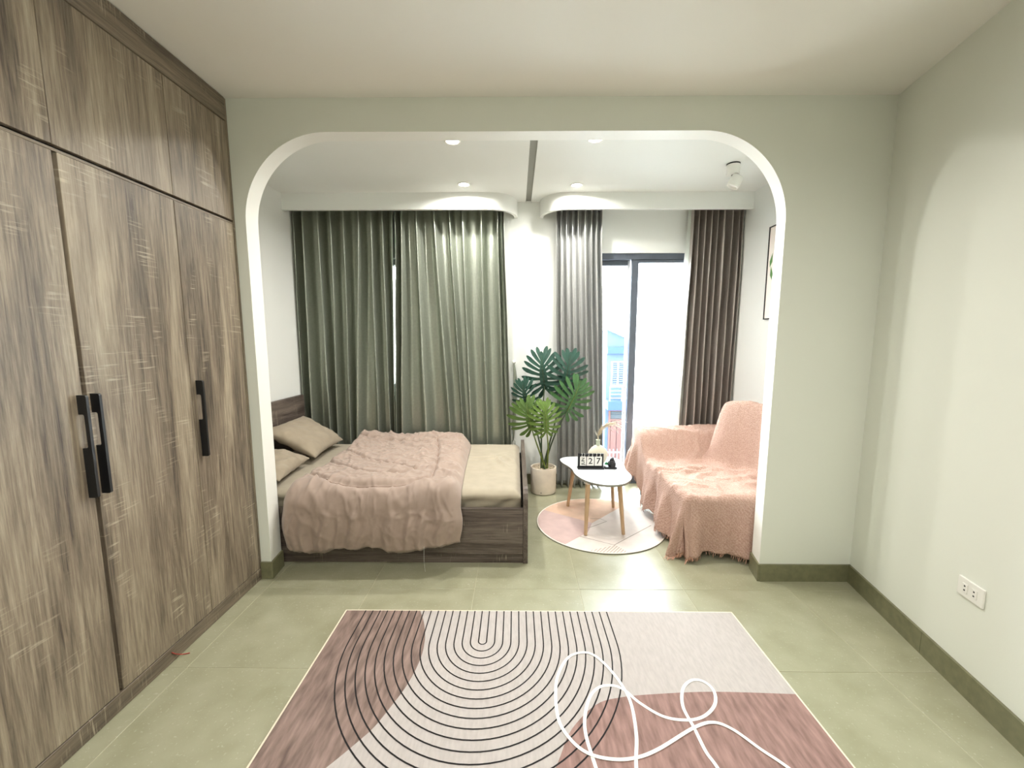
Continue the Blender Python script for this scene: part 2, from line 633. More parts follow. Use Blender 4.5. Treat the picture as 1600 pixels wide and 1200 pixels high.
# alcove walls; the far wall has a window (behind the curtains) and the balcony door
m_ = MB(); m_.box(XAL - .12, XAL, YB_, YW + .1, 0, H)
struct(build('wall_alcove_left', m_, 'alcove_paint'))
m_ = MB(); m_.box(XAR, XAR + .12, YB_, YW + .1, 0, H)
struct(build('wall_alcove_right', m_, 'alcove_paint'))
DX0, DX1, DZ = .70, 1.90, 2.245
WX0, WX1, WZ0, WZ1 = -1.75, -.40, .95, 2.20
m_ = MB()
for a in [(XAL, WX0, 0, H), (WX0, WX1, 0, WZ0), (WX0, WX1, WZ1, H), (WX1, DX0, 0, H), (DX0, DX1, DZ, H), (DX1, XAR, 0, H)]:
    m_.box(a[0], a[1], YW, YW + .14, a[2], a[3] if a[3] < H else H + .1)
bmesh.ops.remove_doubles(m_.bm, verts=m_.bm.verts[:], dist=1e-5)
struct(build('wall_alcove_back', m_, 'alcove_paint'))

# skirting tiles
def skirting(name, a, b, side, h=.105, th=.012, cut=.605):
    """strip of skirting tiles from a to b, th thick towards 'side'"""
    a = Vector((*a, 0)); b = Vector((*b, 0)); d = (b - a); Ltot = d.length; d.normalize(); s = Vector((*side, 0))
    root = empty(name, a); struct(root)
    k = 0.0
    while k < Ltot - 1e-4:
        e_ = min(k + cut, Ltot)
        p = a + d * (k + .0012); q = a + d * (e_ - .0012)
        mm = MB(); mm.prism([p, q, q + s * th, p + s * th], (0, 0, h))
        build('skirting_tile', mm, 'skirting_tile', root)
        k = e_
    return root
nR = Vector((-1, .206)).normalized()
skirting('baseboard_right', (xr(YF), YF), (xr(YR), YR), nR)
skirting('baseboard_front', (1.456, YF), (xr(YF), YF), (0, -1))
skirting('baseboard_front', (-1.535, YF), (-1.476, YF), (0, -1))
jr = (Vector((1.490, YB_)) - Vector((1.456, YF))).normalized()
skirting('baseboard_front', (1.456, YF - .012), (1.490, YB_), (-jr.y, jr.x))
jl = (Vector((-1.492, YB_)) - Vector((-1.476, YF))).normalized()
skirting('baseboard_front', (-1.476, YF - .012), (-1.492, YB_), (jl.y, -jl.x))
skirting('baseboard_back', (XAL, YW), (DX0, YW), (0, -1))
skirting('baseboard_alcove_right', (XAR, YB_), (XAR, YW), (-1, 0))

# curtain pelmets with a rounded end
def pelmet(name, xa, xb, round_at_b):
    """ceiling box 27 cm deep from xa (square end) to xb (quarter-round end)"""
    zb, zt, y0, y1, R, t = 2.560, H, 3.82, YW, .25, .03
    sg = 1 if round_at_b else -1
    def path(o):
        pts = [(xa, y0 + o)]
        r = R - o
        cx_, cy_ = xb - sg * R, y0 + R
        for k in range(13):
            a = -PI / 2 + PI / 2 * k / 12
            pts.append((cx_ + sg * r * math.cos(a), cy_ + r * math.sin(a)))
        pts.append((xb - sg * o, y1))
        return pts
    A, B = path(0), path(t)
    mm = MB()
    rows = [[(x, y, zb) for x, y in A], [(x, y, zt) for x, y in A]]
    mm.grid([[(x, y, zt) for x, y in B], [(x, y, zb) for x, y in B], [(x, y, zb) for x, y in A], [(x, y, zt) for x, y in A]])
    bmesh.ops.remove_doubles(mm.bm, verts=mm.bm.verts[:], dist=1e-6)
    o = build(name, mm, 'alcove_paint', smooth='angle')
    return o
struct(pelmet('trim_1', XAL, .012, True), 'white curtain pelmet with rounded end above the bed window')
struct(pelmet('trim_2', XAR, .222, False), 'white curtain pelmet with rounded end above the balcony door')

# window behind the left curtains
w1 = empty('window_1', ((WX0 + WX1) / 2, YW + .07, WZ0)); struct(w1)
m_ = MB()
for a in [(WX0, WX1, WZ0, WZ0 + .06), (WX0, WX1, WZ1 - .06, WZ1), (WX0, WX0 + .06, WZ0 + .06, WZ1 - .06), (WX1 - .06, WX1, WZ0 + .06, WZ1 - .06), (-1.105, -1.045, WZ0 + .06, WZ1 - .06)]:
    m_.box(a[0], a[1], YW + .04, YW + .10, a[2], a[3])
build('window_frame', m_, 'grey_aluminium', w1)
for a, b in ((WX0 + .06, -1.105), (-1.045, WX1 - .06)):
    m_ = MB(); m_.box(a, b, YW + .066, YW + .074, WZ0 + .06, WZ1 - .06)
    build('pane', m_, 'clear_glass', w1)

# sliding balcony door: outer frame, slid-open leaf on the right track
d1 = empty('door_1', ((DX0 + DX1) / 2, YW + .07, 0)); struct(d1, 'grey aluminium sliding balcony door')
m_ = MB()
m_.box(DX0, DX1, YW + .02, YW + .13, DZ - .055, DZ)
m_.box(DX0, DX0 + .05, YW + .02, YW + .13, 0, DZ - .055)
m_.box(DX1 - .05, DX1, YW + .02, YW + .13, 0, DZ - .055)
m_.box(DX0, DX1, YW + .02, YW + .13, -.02, .012)
build('door_frame', m_, 'grey_aluminium', d1)
lf = empty('door_leaf', BASE[d1.name]); lf.parent = d1; lf.location = (0, 0, 0)
m_ = MB(); m_.box(1.10, 1.165, YW + .03, YW + .07, .013, DZ - .03, .004, 1)
build('stile', m_, 'grey_aluminium', lf)
m_ = MB(); m_.box(1.79, 1.85, YW + .03, YW + .07, .013, DZ - .056, .004, 1)
build('stile', m_, 'grey_aluminium', lf)
m_ = MB(); m_.box(1.165, 1.79, YW + .03, YW + .07, DZ - .085, DZ - .056, .003, 1)
build('rail', m_, 'grey_aluminium', lf)
m_ = MB(); m_.box(1.165, 1.79, YW + .03, YW + .07, .013, .09, .003, 1)
build('rail', m_, 'grey_aluminium', lf)
m_ = MB(); m_.box(1.165, 1.79, YW + .046, YW + .054, .09, DZ - .085)
build('pane', m_, 'clear_glass', lf)
lf2 = empty('door_leaf', BASE[d1.name]); lf2.parent = d1; lf2.location = (0, 0, 0)
m_ = MB(); m_.box(1.075, 1.10, YW + .085, YW + .12, .013, DZ - .056, .003, 1)
build('stile', m_, 'pale_rubber', lf2)
m_ = MB(); m_.box(.75, 1.075, YW + .085, YW + .12, DZ - .10, DZ - .056, .003, 1)
build('rail', m_, 'grey_aluminium', lf2)
m_ = MB(); m_.box(.75, 1.075, YW + .098, YW + .104, .013, DZ - .10)
build('pane', m_, 'clear_glass', lf2)

# sky portals guide the daylight through the two openings
for (xa, xb, za, zb) in ((DX0, DX1, 0, DZ), (WX0, WX1, WZ0, WZ1)):
    ld = bpy.data.lights.new('daylight_portal', 'AREA')
    ld.shape = 'RECTANGLE'; ld.size = xb - xa; ld.size_y = zb - za
    ld.cycles.is_portal = True
    lo = bpy.data.objects.new('daylight_portal', ld); C.objects.link(lo)
    lo.location = ((xa + xb) / 2, YW + .145, (za + zb) / 2)
    lo.rotation_euler = (-PI / 2, 0, 0)

# ------------------------------------------------------------------ outside
m_ = MB(); m_.box(-2.4, 2.6, YW + .14, 4.85, -.2, -.02)
struct(build('balcony_floor', m_, 'balcony_concrete'))
m_ = MB(); m_.box(-60, 90, 7, 140, -7.1, -7.0)
struct(build('street_ground', m_, 'street'))

YH = 24.0
hs = thing('town_house', (5.9, YH, -7.0), 'pale blue town house with a gable across the street', 'house')
x0h, x1h = 5.16, 10.5
zg = 2.15
m_ = MB()
m_.prism([(x0h, YH, -7), (x1h, YH, -7), (x1h, YH, -.3), (x0h + 1.0, YH, 1.75), (x0h, YH, zg)], (0, 8, 0))
build('wall', m_, 'house_pale', hs)
m_ = MB(); m_.prism([(x0h - .15, YH - .3, zg + .1), (x1h + .1, YH - .3, -.2), (x1h + .1, YH - .3, -.38), (x0h - .15, YH - .3, zg - .06)], (0, 8.5, 0))
build('roof', m_, 'house_white', hs)
m_ = MB(); m_.box(x0h - .03, x1h, YH - .35, YH - .02, .70, 1.06)
build('blue_band', m_, 'house_blue', hs)
m_ = MB(); m_.box(x0h - .05, x1h, YH - .9, YH - .02, -2.42, -1.92)
build('blue_band', m_, 'house_blue', hs)
for xa in (5.42, 8.0):
    wn = empty('window', BASE[hs.name]); wn.parent = hs; wn.location = (0, 0, 0)
    m_ = MB()
    for a in [(xa, xa + .06, -1.15, .25), (xa + .70, xa + .76, -1.15, .25), (xa + .06, xa + .70, .19, .25), (xa + .06, xa + .70, -1.15, -1.09), (xa + .35, xa + .41, -1.09, .19)]:
        m_.box(a[0], a[1], YH - .09, YH - .01, a[2], a[3])
    build('window_frame', m_, 'house_white', wn)
    for s0 in (xa + .06, xa + .41):
        for k in range(10):
            z_ = -1.06 + k * .125
            m_ = MB(); m_.box(s0, s0 + .29, YH - .07, YH - .02, z_, z_ + .075)
            build('slat', m_, 'house_shutter', wn)
rl = empty('railing', BASE[hs.name]); rl.parent = hs; rl.location = (0, 0, 0)
for zz in (-1.14, -1.35, -1.55, -1.75):
    m_ = MB(); m_.box(x0h, x1h, YH - .88, YH - .84, zz, zz + .045)
    build('rail', m_, 'house_rail', rl)
for k in range(9):
    xx = x0h + .02 + k * .66
    m_ = MB(); m_.box(xx, xx + .05, YH - .89, YH - .83, -1.92, -1.10)
    build('post', m_, 'house_rail', rl)
dr = empty('door', BASE[hs.name]); dr.parent = hs; dr.location = (0, 0, 0)
m_ = MB()
m_.box(5.34, 5.44, YH - .12, YH - .01, -7, -2.5); m_.box(6.20, 6.30, YH - .12, YH - .01, -7, -2.5)
m_.box(5.44, 6.20, YH - .12, YH - .01, -2.6, -2.5); m_.box(5.44, 6.20, YH - .12, YH - .01, -3.15, -3.05)
build('door_frame', m_, 'house_wood', dr)
for k in range(5):
    m_ = MB(); m_.box(5.46, 6.18, YH - .10, YH - .03, -3.02 + k * .085, -2.97 + k * .085)
    build('louvre', m_, 'house_shutter', dr)
for k in range(2):
    m_ = MB(); m_.box(5.46 + k * .37, 5.81 + k * .37, YH - .09, YH - .02, -7, -3.17, .02, 1)
    build('door_panel', m_, 'house_wood', dr)
gt = thing('street_gate', (5.8, 21.5, -7), 'pale metal gate in front of the blue house', 'gate')
for zz in (-5.3, -4.4):
    m_ = MB(); m_.box(4.3, 6.9, 21.47, 21.53, zz, zz + .07); build('rail', m_, 'house_rail', gt)
for k in range(14):
    m_ = MB(); m_.box(4.32 + k * .19, 4.36 + k * .19, 21.48, 21.52, -7, -4.2); build('bar', m_, 'house_rail', gt)
# white house close by on the right, tall pale block far away
wh = thing('white_house', (9, 13, -7), 'tall sunlit white rendered house wall beside the blue house', 'house')
m_ = MB(); m_.prism([(3.64, 13, -7), (13, 13, -7), (13, 20, -7), (5.75, 20, -7)], (0, 0, 14.5)); build('wall', m_, 'house_white', wh)
m_ = MB(); m_.prism([(3.60, 12.85, 7.5), (13.1, 12.85, 7.5), (13.1, 20.1, 7.5), (5.70, 20.1, 7.5)], (0, 0, .3)); build('roof', m_, 'house_white', wh)
tw = thing('apartment_tower', (14.5, 60, -7), 'distant pale high rise behind the blue house', 'building')
m_ = MB(); m_.box(12.9, 20, 60, 68, -7, 9.5); build('wall', m_, 'house_white', tw)
m_ = MB(); m_.box(14.9, 20, 60, 68, 9.5, 21); build('tower', m_, 'house_white', tw)
m_ = MB(); m_.box(14.3, 15.2, 59.8, 66, 9.5, 9.95); build('roof', m_, 'terracotta', tw)
for k in range(9):
    m_ = MB(); m_.box(15.35, 15.75, 59.85, 59.98, 3 + k * 1.9, 4.0 + k * 1.9); build('window', m_, 'house_shutter', tw)
for zz in (3.3, 5.6):
    m_ = MB(); m_.box(13.6, 15.3, 59.4, 59.98, zz, zz + .25); build('balcony', m_, 'balcony_concrete', tw)

# ------------------------------------------------------------------ wardrobe
WX = -1.535
wd = thing('wardrobe', (-1.82, .9, 0), 'tall built-in taupe wood grain wardrobe along the left wall', 'wardrobe')
Y0w, Y1w = -.55, 2.383
m_ = MB()
m_.box(XL + .005, WX - .022, Y0w, Y1w, .0, 2.695)
build('carcass', m_, 'dark_gap', wd)
m_ = MB(); m_.box(XL + .006, WX, Y1w - .014, Y1w - .0005, 0.001, 2.694)
build('end_panel', m_, 'wardrobe_wood', wd)
m_ = MB(); m_.box(WX - .022, WX + .002, Y0w, Y1w - .015, 2.580, 2.696, .0015, 1)
build('top_filler', m_, 'wardrobe_trim_wood', wd)
m_ = MB(); m_.box(WX - .022, WX + .001, Y0w, Y1w - .015, 0.001, .070, .0015, 1)
build('plinth', m_, 'wardrobe_trim_wood', wd)
seps = [-.53, -.03, .47, .97, 1.470, 1.966, Y1w - .016]
for i in range(len(seps) - 1):
    a, b = seps[i], seps[i + 1]
    wide = abs(b - 1.470) < 1e-4; wl = abs(a - 1.470) < 1e-4
    ga = .011 if wl else .002
    gb = .005 if wide else .002
    m_ = MB(); m_.box(WX - .021, WX, a + ga, b - gb, .074, 2.054, .0012, 1)
    dlow = build('door', m_, 'wardrobe_wood', wd)
    m_ = MB(); m_.box(WX - .021, WX, a + .0015, b - .0015, 2.076, 2.576, .0012, 1)
    build('top_door', m_, 'wardrobe_wood', wd)
    # flat black grip: a blade standing out from the door, with a finger slot next to it
    hy = {1.470: b - .022, 1.966: a + .026}.get(round(b, 3))
    if hy is None:
        hy = a + .034 if i == len(seps) - 2 else (b - .024 if i % 2 else a + .026)
    prot, zt, zb = .033, 1.240, .868
    c = .006
    out = [(WX, zb), (WX + prot - c, zb), (WX + prot - .002, zb + .002), (WX + prot, zb + c), (WX + prot, zt - c), (WX + prot - .002, zt - .002), (WX + prot - c, zt), (WX, zt),
           (WX, 1.172), (WX + .015, 1.172), (WX + .019, 1.169), (WX + .020, 1.164), (WX + .020, 1.056), (WX + .018, 1.052), (WX + .015, 1.050), (WX, 1.050)]
    m_ = MB(); m_.prism([(x, hy - .005, z) for x, z in out], (0, .010, 0))
    h_ = build('handle', m_, 'black_metal', wd); h_['label'] = 'flat black metal handle'
    h_.parent = dlow
    # standing clips on the face of the lower doors' top rail
m_ = MB(); m_.box(WX - .022, WX - .001, Y0w, Y1w - .016, 2.0545, 2.0645, .001, 1)
build('shadow_rail', m_, 'wardrobe_trim_wood', wd)

# small red cord caught under the plinth
m_ = MB()
m_.tube(catmull([(WX + .004, 1.705, .050), (WX + .005, 1.722, .030), (WX + .010, 1.742, .012), (WX + .020, 1.755, .004), (WX + .036, 1.762, .003)], 6), .0024, 6)
tag(build('red_cord', m_, 'red_cord', smooth=True, base=(WX + .03, 1.71, 0)), 'short red cord lying at the foot of the wardrobe', 'cord')

# socket on the right wall
sk_c = Vector((1.8305, 1.593, .432))
u_ = Vector((.206, 1, 0)).normalized(); n_ = Vector((-1, .206, 0)).normalized()
sk = thing('wall_socket', sk_c, 'white double power socket on the right wall', 'socket')
Msk = Matrix((( u_.x, 0, n_.x, sk_c.x), (u_.y, 0, n_.y, sk_c.y), (0, 1, 0, sk_c.z), (0, 0, 0, 1)))
m_ = MB(); m_.box(-.060, .060, -.0385, .0385, 0, .009, .003, 2, Msk); build('plate', m_, 'white_plastic', sk)
for s in (-1, 1):
    m_ = MB(); m_.box(s * .022 - .013, s * .022 + .013, -.019, .019, .009, .0115, .001, 1, Msk)
    ou = build('outlet', m_, 'white_plastic', sk)
    for t in (-1, 1):
        m_ = MB(); m_.box(s * .022 - .0035, s * .022 + .0035, t * .0085 - .003, t * .0085 + .003, .0112, .0119, 0, 1, Msk)
        h_ = build('slot', m_, 'ink', sk); h_.parent = ou

# ------------------------------------------------------------------ lamps
def downlight(x, y, label, power, group='recessed ceiling downlights', col=(1, .97, .92), z=H):
    t = thing('downlight', (x, y, z), label, 'ceiling light', group)
    m_ = MB(); m_.lathe([(.040, .0), (.052, 0), (.053, -.004), (.050, -.007), (.042, -.005), (.040, 0)], (x, y, z), 28)
    build('trim_ring', m_, 'white_plastic', t, smooth=True)
    m_ = MB(); m_.lathe([(0, -.0025), (.040, -.0025), (.041, -.0005)], (x, y, z), 28)
    build('lens', m_, 'lamp_lens', t, smooth=True)
    ld = bpy.data.lights.new('bulb', 'AREA'); ld.shape = 'DISK'; ld.size = .08
    ld.energy = power; ld.color = col; ld.spread = math.radians(165)
    lo = bpy.data.objects.new('bulb', ld); C.objects.link(lo); lo.parent = t
    lo.location = (0, 0, -.009)
    return t
downlight(-.408, 2.875, 'round recessed downlight left of the ceiling slot, nearer the arch', 10)
downlight(-.427, 3.633, 'round recessed downlight left of the ceiling slot, beside the left pelmet', 10)
downlight(.506, 2.857, 'round recessed downlight right of the ceiling slot, nearer the arch', 10)
downlight(.499, 3.655, 'round recessed downlight right of the ceiling slot, beside the right pelmet', 10)
for (x, y, where) in ((-.62, .62, 'left of the rug, nearer the arch wall'), (.62, .62, 'right of the rug, nearer the arch wall'), (-.80, -1.1, 'left, nearer the rear wall'), (.70, -1.1, 'right, nearer the rear wall')):
    downlight(x, y, 'round recessed downlight in the main room ceiling ' + where, 9.5, 'main room downlights')

# adjustable surface spotlight
sp = thing('ceiling_spotlight', (1.575, 3.248, H), 'white swivelling spotlight on the alcove ceiling above the sofa', 'spotlight')
m_ = MB(); m_.lathe([(0, -.001), (.047, -.001), (.047, -.009), (0, -.009)], (1.575, 3.248, H), 28); build('base_plate', m_, 'black_metal', sp, smooth='angle')
m_ = MB(); m_.lathe([(0, -.009), (.046, -.009), (.046, -.072), (.043, -.076), (0, -.076)], (1.575, 3.248, H), 28); build('mount', m_, 'white_plastic', sp, smooth='angle')
m_ = MB(); m_.tube([(1.575, 3.248, H - .075), (1.583, 3.240, H - .098)], .011, 10); build('swivel', m_, 'black_metal', sp, smooth=True)
Mh = Matrix.Rotation(math.radians(28), 4, 'Y') @ Matrix.Rotation(math.radians(8), 4, 'X')
m_ = MB(); m_.lathe([(0, .038), (.040, .038), (.043, .034), (.043, -.038), (.038, -.040), (.034, -.024), (0, -.024)], (1.590, 3.236, H - .128), 28, Mh); build('head', m_, 'white_plastic', sp, smooth='angle')

# ------------------------------------------------------------------ bed
bd = thing('bed', (-.95, 3.24, 0), 'dark wood grain double bed with low side panel', 'bed')
BX0, BX1, BY0, BY1 = -2.015, .078, 2.562, 3.915
m_ = MB(); m_.box(BX0 - .015, BX0 + .02, BY0, BY1, 0.001, .925, .002, 1)
build('headboard', m_, 'bed_side_wood', bd)
# footboard with a rounded front top corner
out = [(BY0, 0.001), (BY1, 0.001), (BY1, .495), (BY0 + .06, .495), (BY0 + .035, .488), (BY0 + .012, .465), (BY0, .43)]
m_ = MB(); m_.prism([(BX1 - .03, y, z) for y, z in out], (.03, 0, 0))
build('footboard', m_, 'bed_side_wood', bd)
m_ = MB(); m_.box(BX0 + .021, BX1 - .031, BY0 + .002, BY0 + .025, .062, .370, .002, 1)
build('side_panel', m_, 'bed_wood', bd)
m_ = MB(); m_.box(BX0 + .021, BX1 - .031, BY0 + .010, BY0 + .026, 0.001, .061)
build('plinth', m_, 'bed_wood', bd)
m_ = MB(); m_.box(BX0 + .021, BX1 - .031, BY1 - .025, BY1, 0.001, .370)
build('side_panel', m_, 'bed_wood', bd)
m_ = MB(); m_.box(BX0 + .022, BX1 - .032, BY0 + .028, BY1 - .028, .25, .30)
build('slat_base', m_, 'bed_wood', bd)

# mattress with a fitted sheet
MX0, MX1, MY0, MY1, MZ = BX0 + .03, BX1 - .045, BY0 + .03, BY1 - .03, .470
def matt_top(x, y):
    dx = min(x - MX0, MX1 - x); dy = min(y - MY0, MY1 - y)
    e_ = 1 - (1 - min(max(dy, 0) / .07, 1)) ** 2.4
    f_ = 1 - (1 - min(max(dx, 0) / .06, 1)) ** 2.4
    z = .432 + (MZ - .432) * min(e_, f_)
    # creases near the foot end
    w = math.exp(-((x + .10) / .11) ** 2 - ((y - 3.28) / .17) ** 2)
    z += w * .022 * max(0, math.sin(x * 62 + y * 22 + 2 * nz(x * 8, y * 8)))
    w2 = math.exp(-((x + .26) / .12) ** 2 - ((y - 3.38) / .1) ** 2)
    z += w2 * .012 * max(0, math.sin(y * 70 - x * 25))
    z += .003 * nz(x * 9, y * 9, 3)
    return z
m_ = MB()
NX, NY = 130, 90
rows = []
for j in range(NY + 1):
    y = lerp(MY0, MY1, j / NY)
    rows.append([(lerp(MX0, MX1, i / NX), y, matt_top(lerp(MX0, MX1, i / NX), y)) for i in range(NX + 1)])
m_.grid(rows)
# front skirt of the sheet with slanted tuck folds
fr = []
for k in range(9):
    t = k / 8
    r_ = []
    for i in range(NX + 1):
        x = lerp(MX0, MX1, i / NX)
        fold = .008 * math.sin(x * 34 + t * 5 + nz(x * 5, 0) * 3) * math.sin(t * PI)
        r_.append((x, MY0 + .026 * sstep(0, .3, t) - fold * 1.6, lerp(matt_top(x, MY0), .305, t)))
    fr.append(r_)
m_.grid(fr[::-1])
for (xa, ny) in ((MX0, 1), (MX1, 1)):
    ys = [lerp(MY0, MY1, k / 20) for k in range(21)]
    m_.grid([[(xa, y, .305) for y in ys], [(xa, y, matt_top(xa, y)) for y in ys]])
m_.grid([[(lerp(MX0, MX1, k / 20), MY1, .305) for k in range(21)], [(lerp(MX0, MX1, k / 20), MY1, matt_top(lerp(MX0, MX1, k / 20), MY1)) for k in range(21)]])
m_.poly([(MX0, MY0 + .026, .305), (MX1, MY0 + .026, .305), (MX1, MY1, .305), (MX0, MY1, .305)])
bmesh.ops.remove_doubles(m_.bm, verts=m_.bm.verts[:], dist=1e-4)
tag(build('mattress', m_, 'linen', smooth=True, base=(-.95, 3.24, .305)), 'mattress in a beige fitted sheet on the bed', 'mattress')

# duvet
def dist_poly(p, pl):
    best = 9
    for a, b in zip(pl[:-1], pl[1:]):
        ax, ay = a; bx, by = b
        vx, vy = bx - ax, by - ay
        t = max(0, min(1, ((p[0] - ax) * vx + (p[1] - ay) * vy) / (vx * vx + vy * vy + 1e-9)))
        d = math.hypot(p[0] - ax - vx * t, p[1] - ay - vy * t)
        best = min(best, d)
    return best
SEAMS = [
    [(-1.50, 2.86), (-1.36, 2.70), (-1.20, 2.60), (-1.02, 2.57), (-.80, 2.57), (-.66, 2.60), (-.56, 2.69), (-.57, 2.95), (-.64, 3.40), (-.70, 3.68)],
    [(-1.52, 3.14), (-1.30, 2.96), (-1.08, 2.80), (-.94, 2.74), (-.78, 2.75), (-.70, 2.84)],
    [(-1.54, 3.48), (-1.30, 3.24), (-1.02, 3.02), (-.76, 2.88), (-.70, 2.84)],
    [(-1.50, 3.80), (-1.34, 3.72), (-1.10, 3.66), (-.86, 3.62), (-.72, 3.66), (-.44, 3.80)],
]
def dv_left(y):
    return interp([2.4, 2.6, 2.95, 3.4, 3.9, 4.0], [-1.462, -1.460, -1.43, -1.44, -1.50, -1.50], y)
def dv_right(y):
    return interp([2.4, 2.6, 3.05, 3.75, 3.9], [-.338, -.345, -.375, -.405, -.44], y)
DU, DVt = 190, 250
LEN_TOP = 1.35
FARY = 3.895
yF = BY0 - .012
HANG = .28
def duvet_point(a, s):
    """a: 0 left edge .. 1 right edge;  s: metres from the far end, over the bed side and down"""
    yv = FARY - s
    on = s <= LEN_TOP
    y_edge = FARY - LEN_TOP
    yy = max(yv, y_edge)
    xl, xr_ = dv_left(yy), dv_right(yy)
    x = lerp(xl, xr_, a)
    wd_ = xr_ - xl
    ed = min(a, 1 - a) * wd_
    puff = .070 * (1 - (1 - min(ed / .09, 1)) ** 2.2)
    far = min(s / .10, 1)
    puff *= (1 - (1 - far) ** 2.0)
    puff += .030 * sstep(.28, .06, s) * sstep(0, .1, ed)
    # large soft undulation, crisp wrinkles
    q = nz(x * 3.1, s * 2.6, 1.7)
    w1_ = ridged(x * 5.5 + nz(x * 3, s * 3) * 1.2, s * 4.2 - x * 2.6, 4.0)
    w2_ = ridged(x * 11 + s * 4, s * 9 + nz(x * 6, s * 6, 9) * 1.5, 8.0)
    amp = .62 + .50 * sstep(1.1, .2, s) - .10 * sstep(LEN_TOP - .1, LEN_TOP + .1, s)
    w3_ = ridged(x * 7 - s * 9, s * 5 + x * 6, 14.0)
    w4_ = ridged(x * 19 + nz(s * 9, x * 9) * 1.5, s * 15 + x * 7, 17.0)
    wr = .014 * q + amp * (.026 * max(w1_ - .45, 0) + .018 * max(w2_ - .5, 0) + .020 * max(w3_ - .55, 0) + .008 * max(w4_ - .4, 0))
    wr *= sstep(0, .07, ed)
    # hang ripples: vertical folds below the edge
    hang = max(0, s - LEN_TOP)
    hf = sstep(0, .16, hang)
    ripple = .010 * hf * (math.sin(x * 26 + nz(x * 4, 2.2) * 5 + hang * 2) + .8 * (1 - abs(math.sin(x * 31 + 1.3 + hang * 5 + 2 * nz(x * 6, hang * 3)))) * 1.6 + .5 * math.sin(x * 88 + hang * 14 + 3 * nz(x * 5, hang * 5))) * sstep(0, .06, ed)
    # right-hand radiating folds towards the edge
    rad = sstep(.55, .95, a) * .010 * math.sin((s * 38) + a * 9 + 3 * nz(a * 3, s * 3, 5)) * sstep(0, .05, ed)
    rad *= 1 - hf
    sd = min(dist_poly((x, yv if on else y_edge - hang), SEAMS[i]) for i in range(4))
    groove = -.022 * math.exp(-(sd / .014) ** 2) * (1 if on else .3)
    up = puff + wr + rad + groove
    R = .085
    sa = LEN_TOP - R * PI / 4
    top = MZ + .006
    if s < sa:
        return (x, yv, top + up)
    arc = R * PI / 2
    if s < sa + arc:
        th = (s - sa) / R
        yc = FARY - sa
        return (x, yc - R * math.sin(th) - up * math.sin(th), top - R + R * math.cos(th) + up * math.cos(th) + 0)
    dn = s - sa - arc
    yb = FARY - sa - R
    tot = HANG
    t = dn / tot
    bulge = .022 * sstep(0, .55, t) * (1 - .4 * sstep(.55, 1, t))
    hemcurl = sstep(.86, 1.0, t) * .05
    zz = top - R - dn + .02 * sstep(.8, 1, t) * nz(x * 6, 3.3)
    xx = x + .012 * hf * math.sin(zz * 16 + x * 9)
    return (xx, min(yb - up * (.55 + .45 * sstep(1, 0, t)) - bulge - ripple + hemcurl, BY0 - .006), zz)
m_ = MB()
s_end = LEN_TOP - .085 * PI / 4 + .085 * PI / 2 + HANG
ss = [s_end * k / DVt for k in range(DVt + 1)]
rows = []
for s in ss:
    row = [duvet_point(i / DU, s) for i in range(DU + 1)]
    rows.append(row)
# hem depth varies
for i in range(DU + 1):
    a = i / DU
    dz = .015 * nz(a * 9, 7.7) + .022 * sstep(.45, .05, a) * -1 + .035 * sstep(.72, .95, a)
    for j, s in enumerate(ss):
        if s > LEN_TOP + .05:
            w_ = (s - LEN_TOP - .05) / (s_end - LEN_TOP - .05)
            x, y, z = rows[j][i]
            rows[j][i] = (x, y, z + dz * w_)
m_.grid(rows)
o = build('duvet', m_, 'duvet_cotton', smooth=True, base=(-.93, 3.24, .47))
sol = o.modifiers.new('thick', 'SOLIDIFY'); sol.thickness = .006; sol.offset = -1
tag(o, 'rumpled dusty pink duvet spread across the bed and hanging over its side', 'duvet')
# stitched seams as their own thin cords
for sm in SEAMS:
    path = catmull([(x, y, 0) for x, y in sm], 10)
    pts = []
    for p in path:
        yy = p.y
        xl, xr_ = dv_left(yy), dv_right(yy)
        a = (p.x - xl) / (xr_ - xl)
        if a < .02 or a > .98:
            continue
        q = Vector(duvet_point(a, FARY - yy))
        pts.append(q + Vector((0, 0, .001)))
    if len(pts) > 3:
        m_ = MB(); m_.tube(pts, .0022, 5)
        build('stitch_seam', m_, 'duvet_stitch', o, smooth=True)
m_ = MB(); m_.tube([(-.565, 2.455, .17), (-.567, 2.452, .08), (-.562, 2.456, .004)], .0009, 4)
build('loose_thread', m_, 'rug_line_white', o)

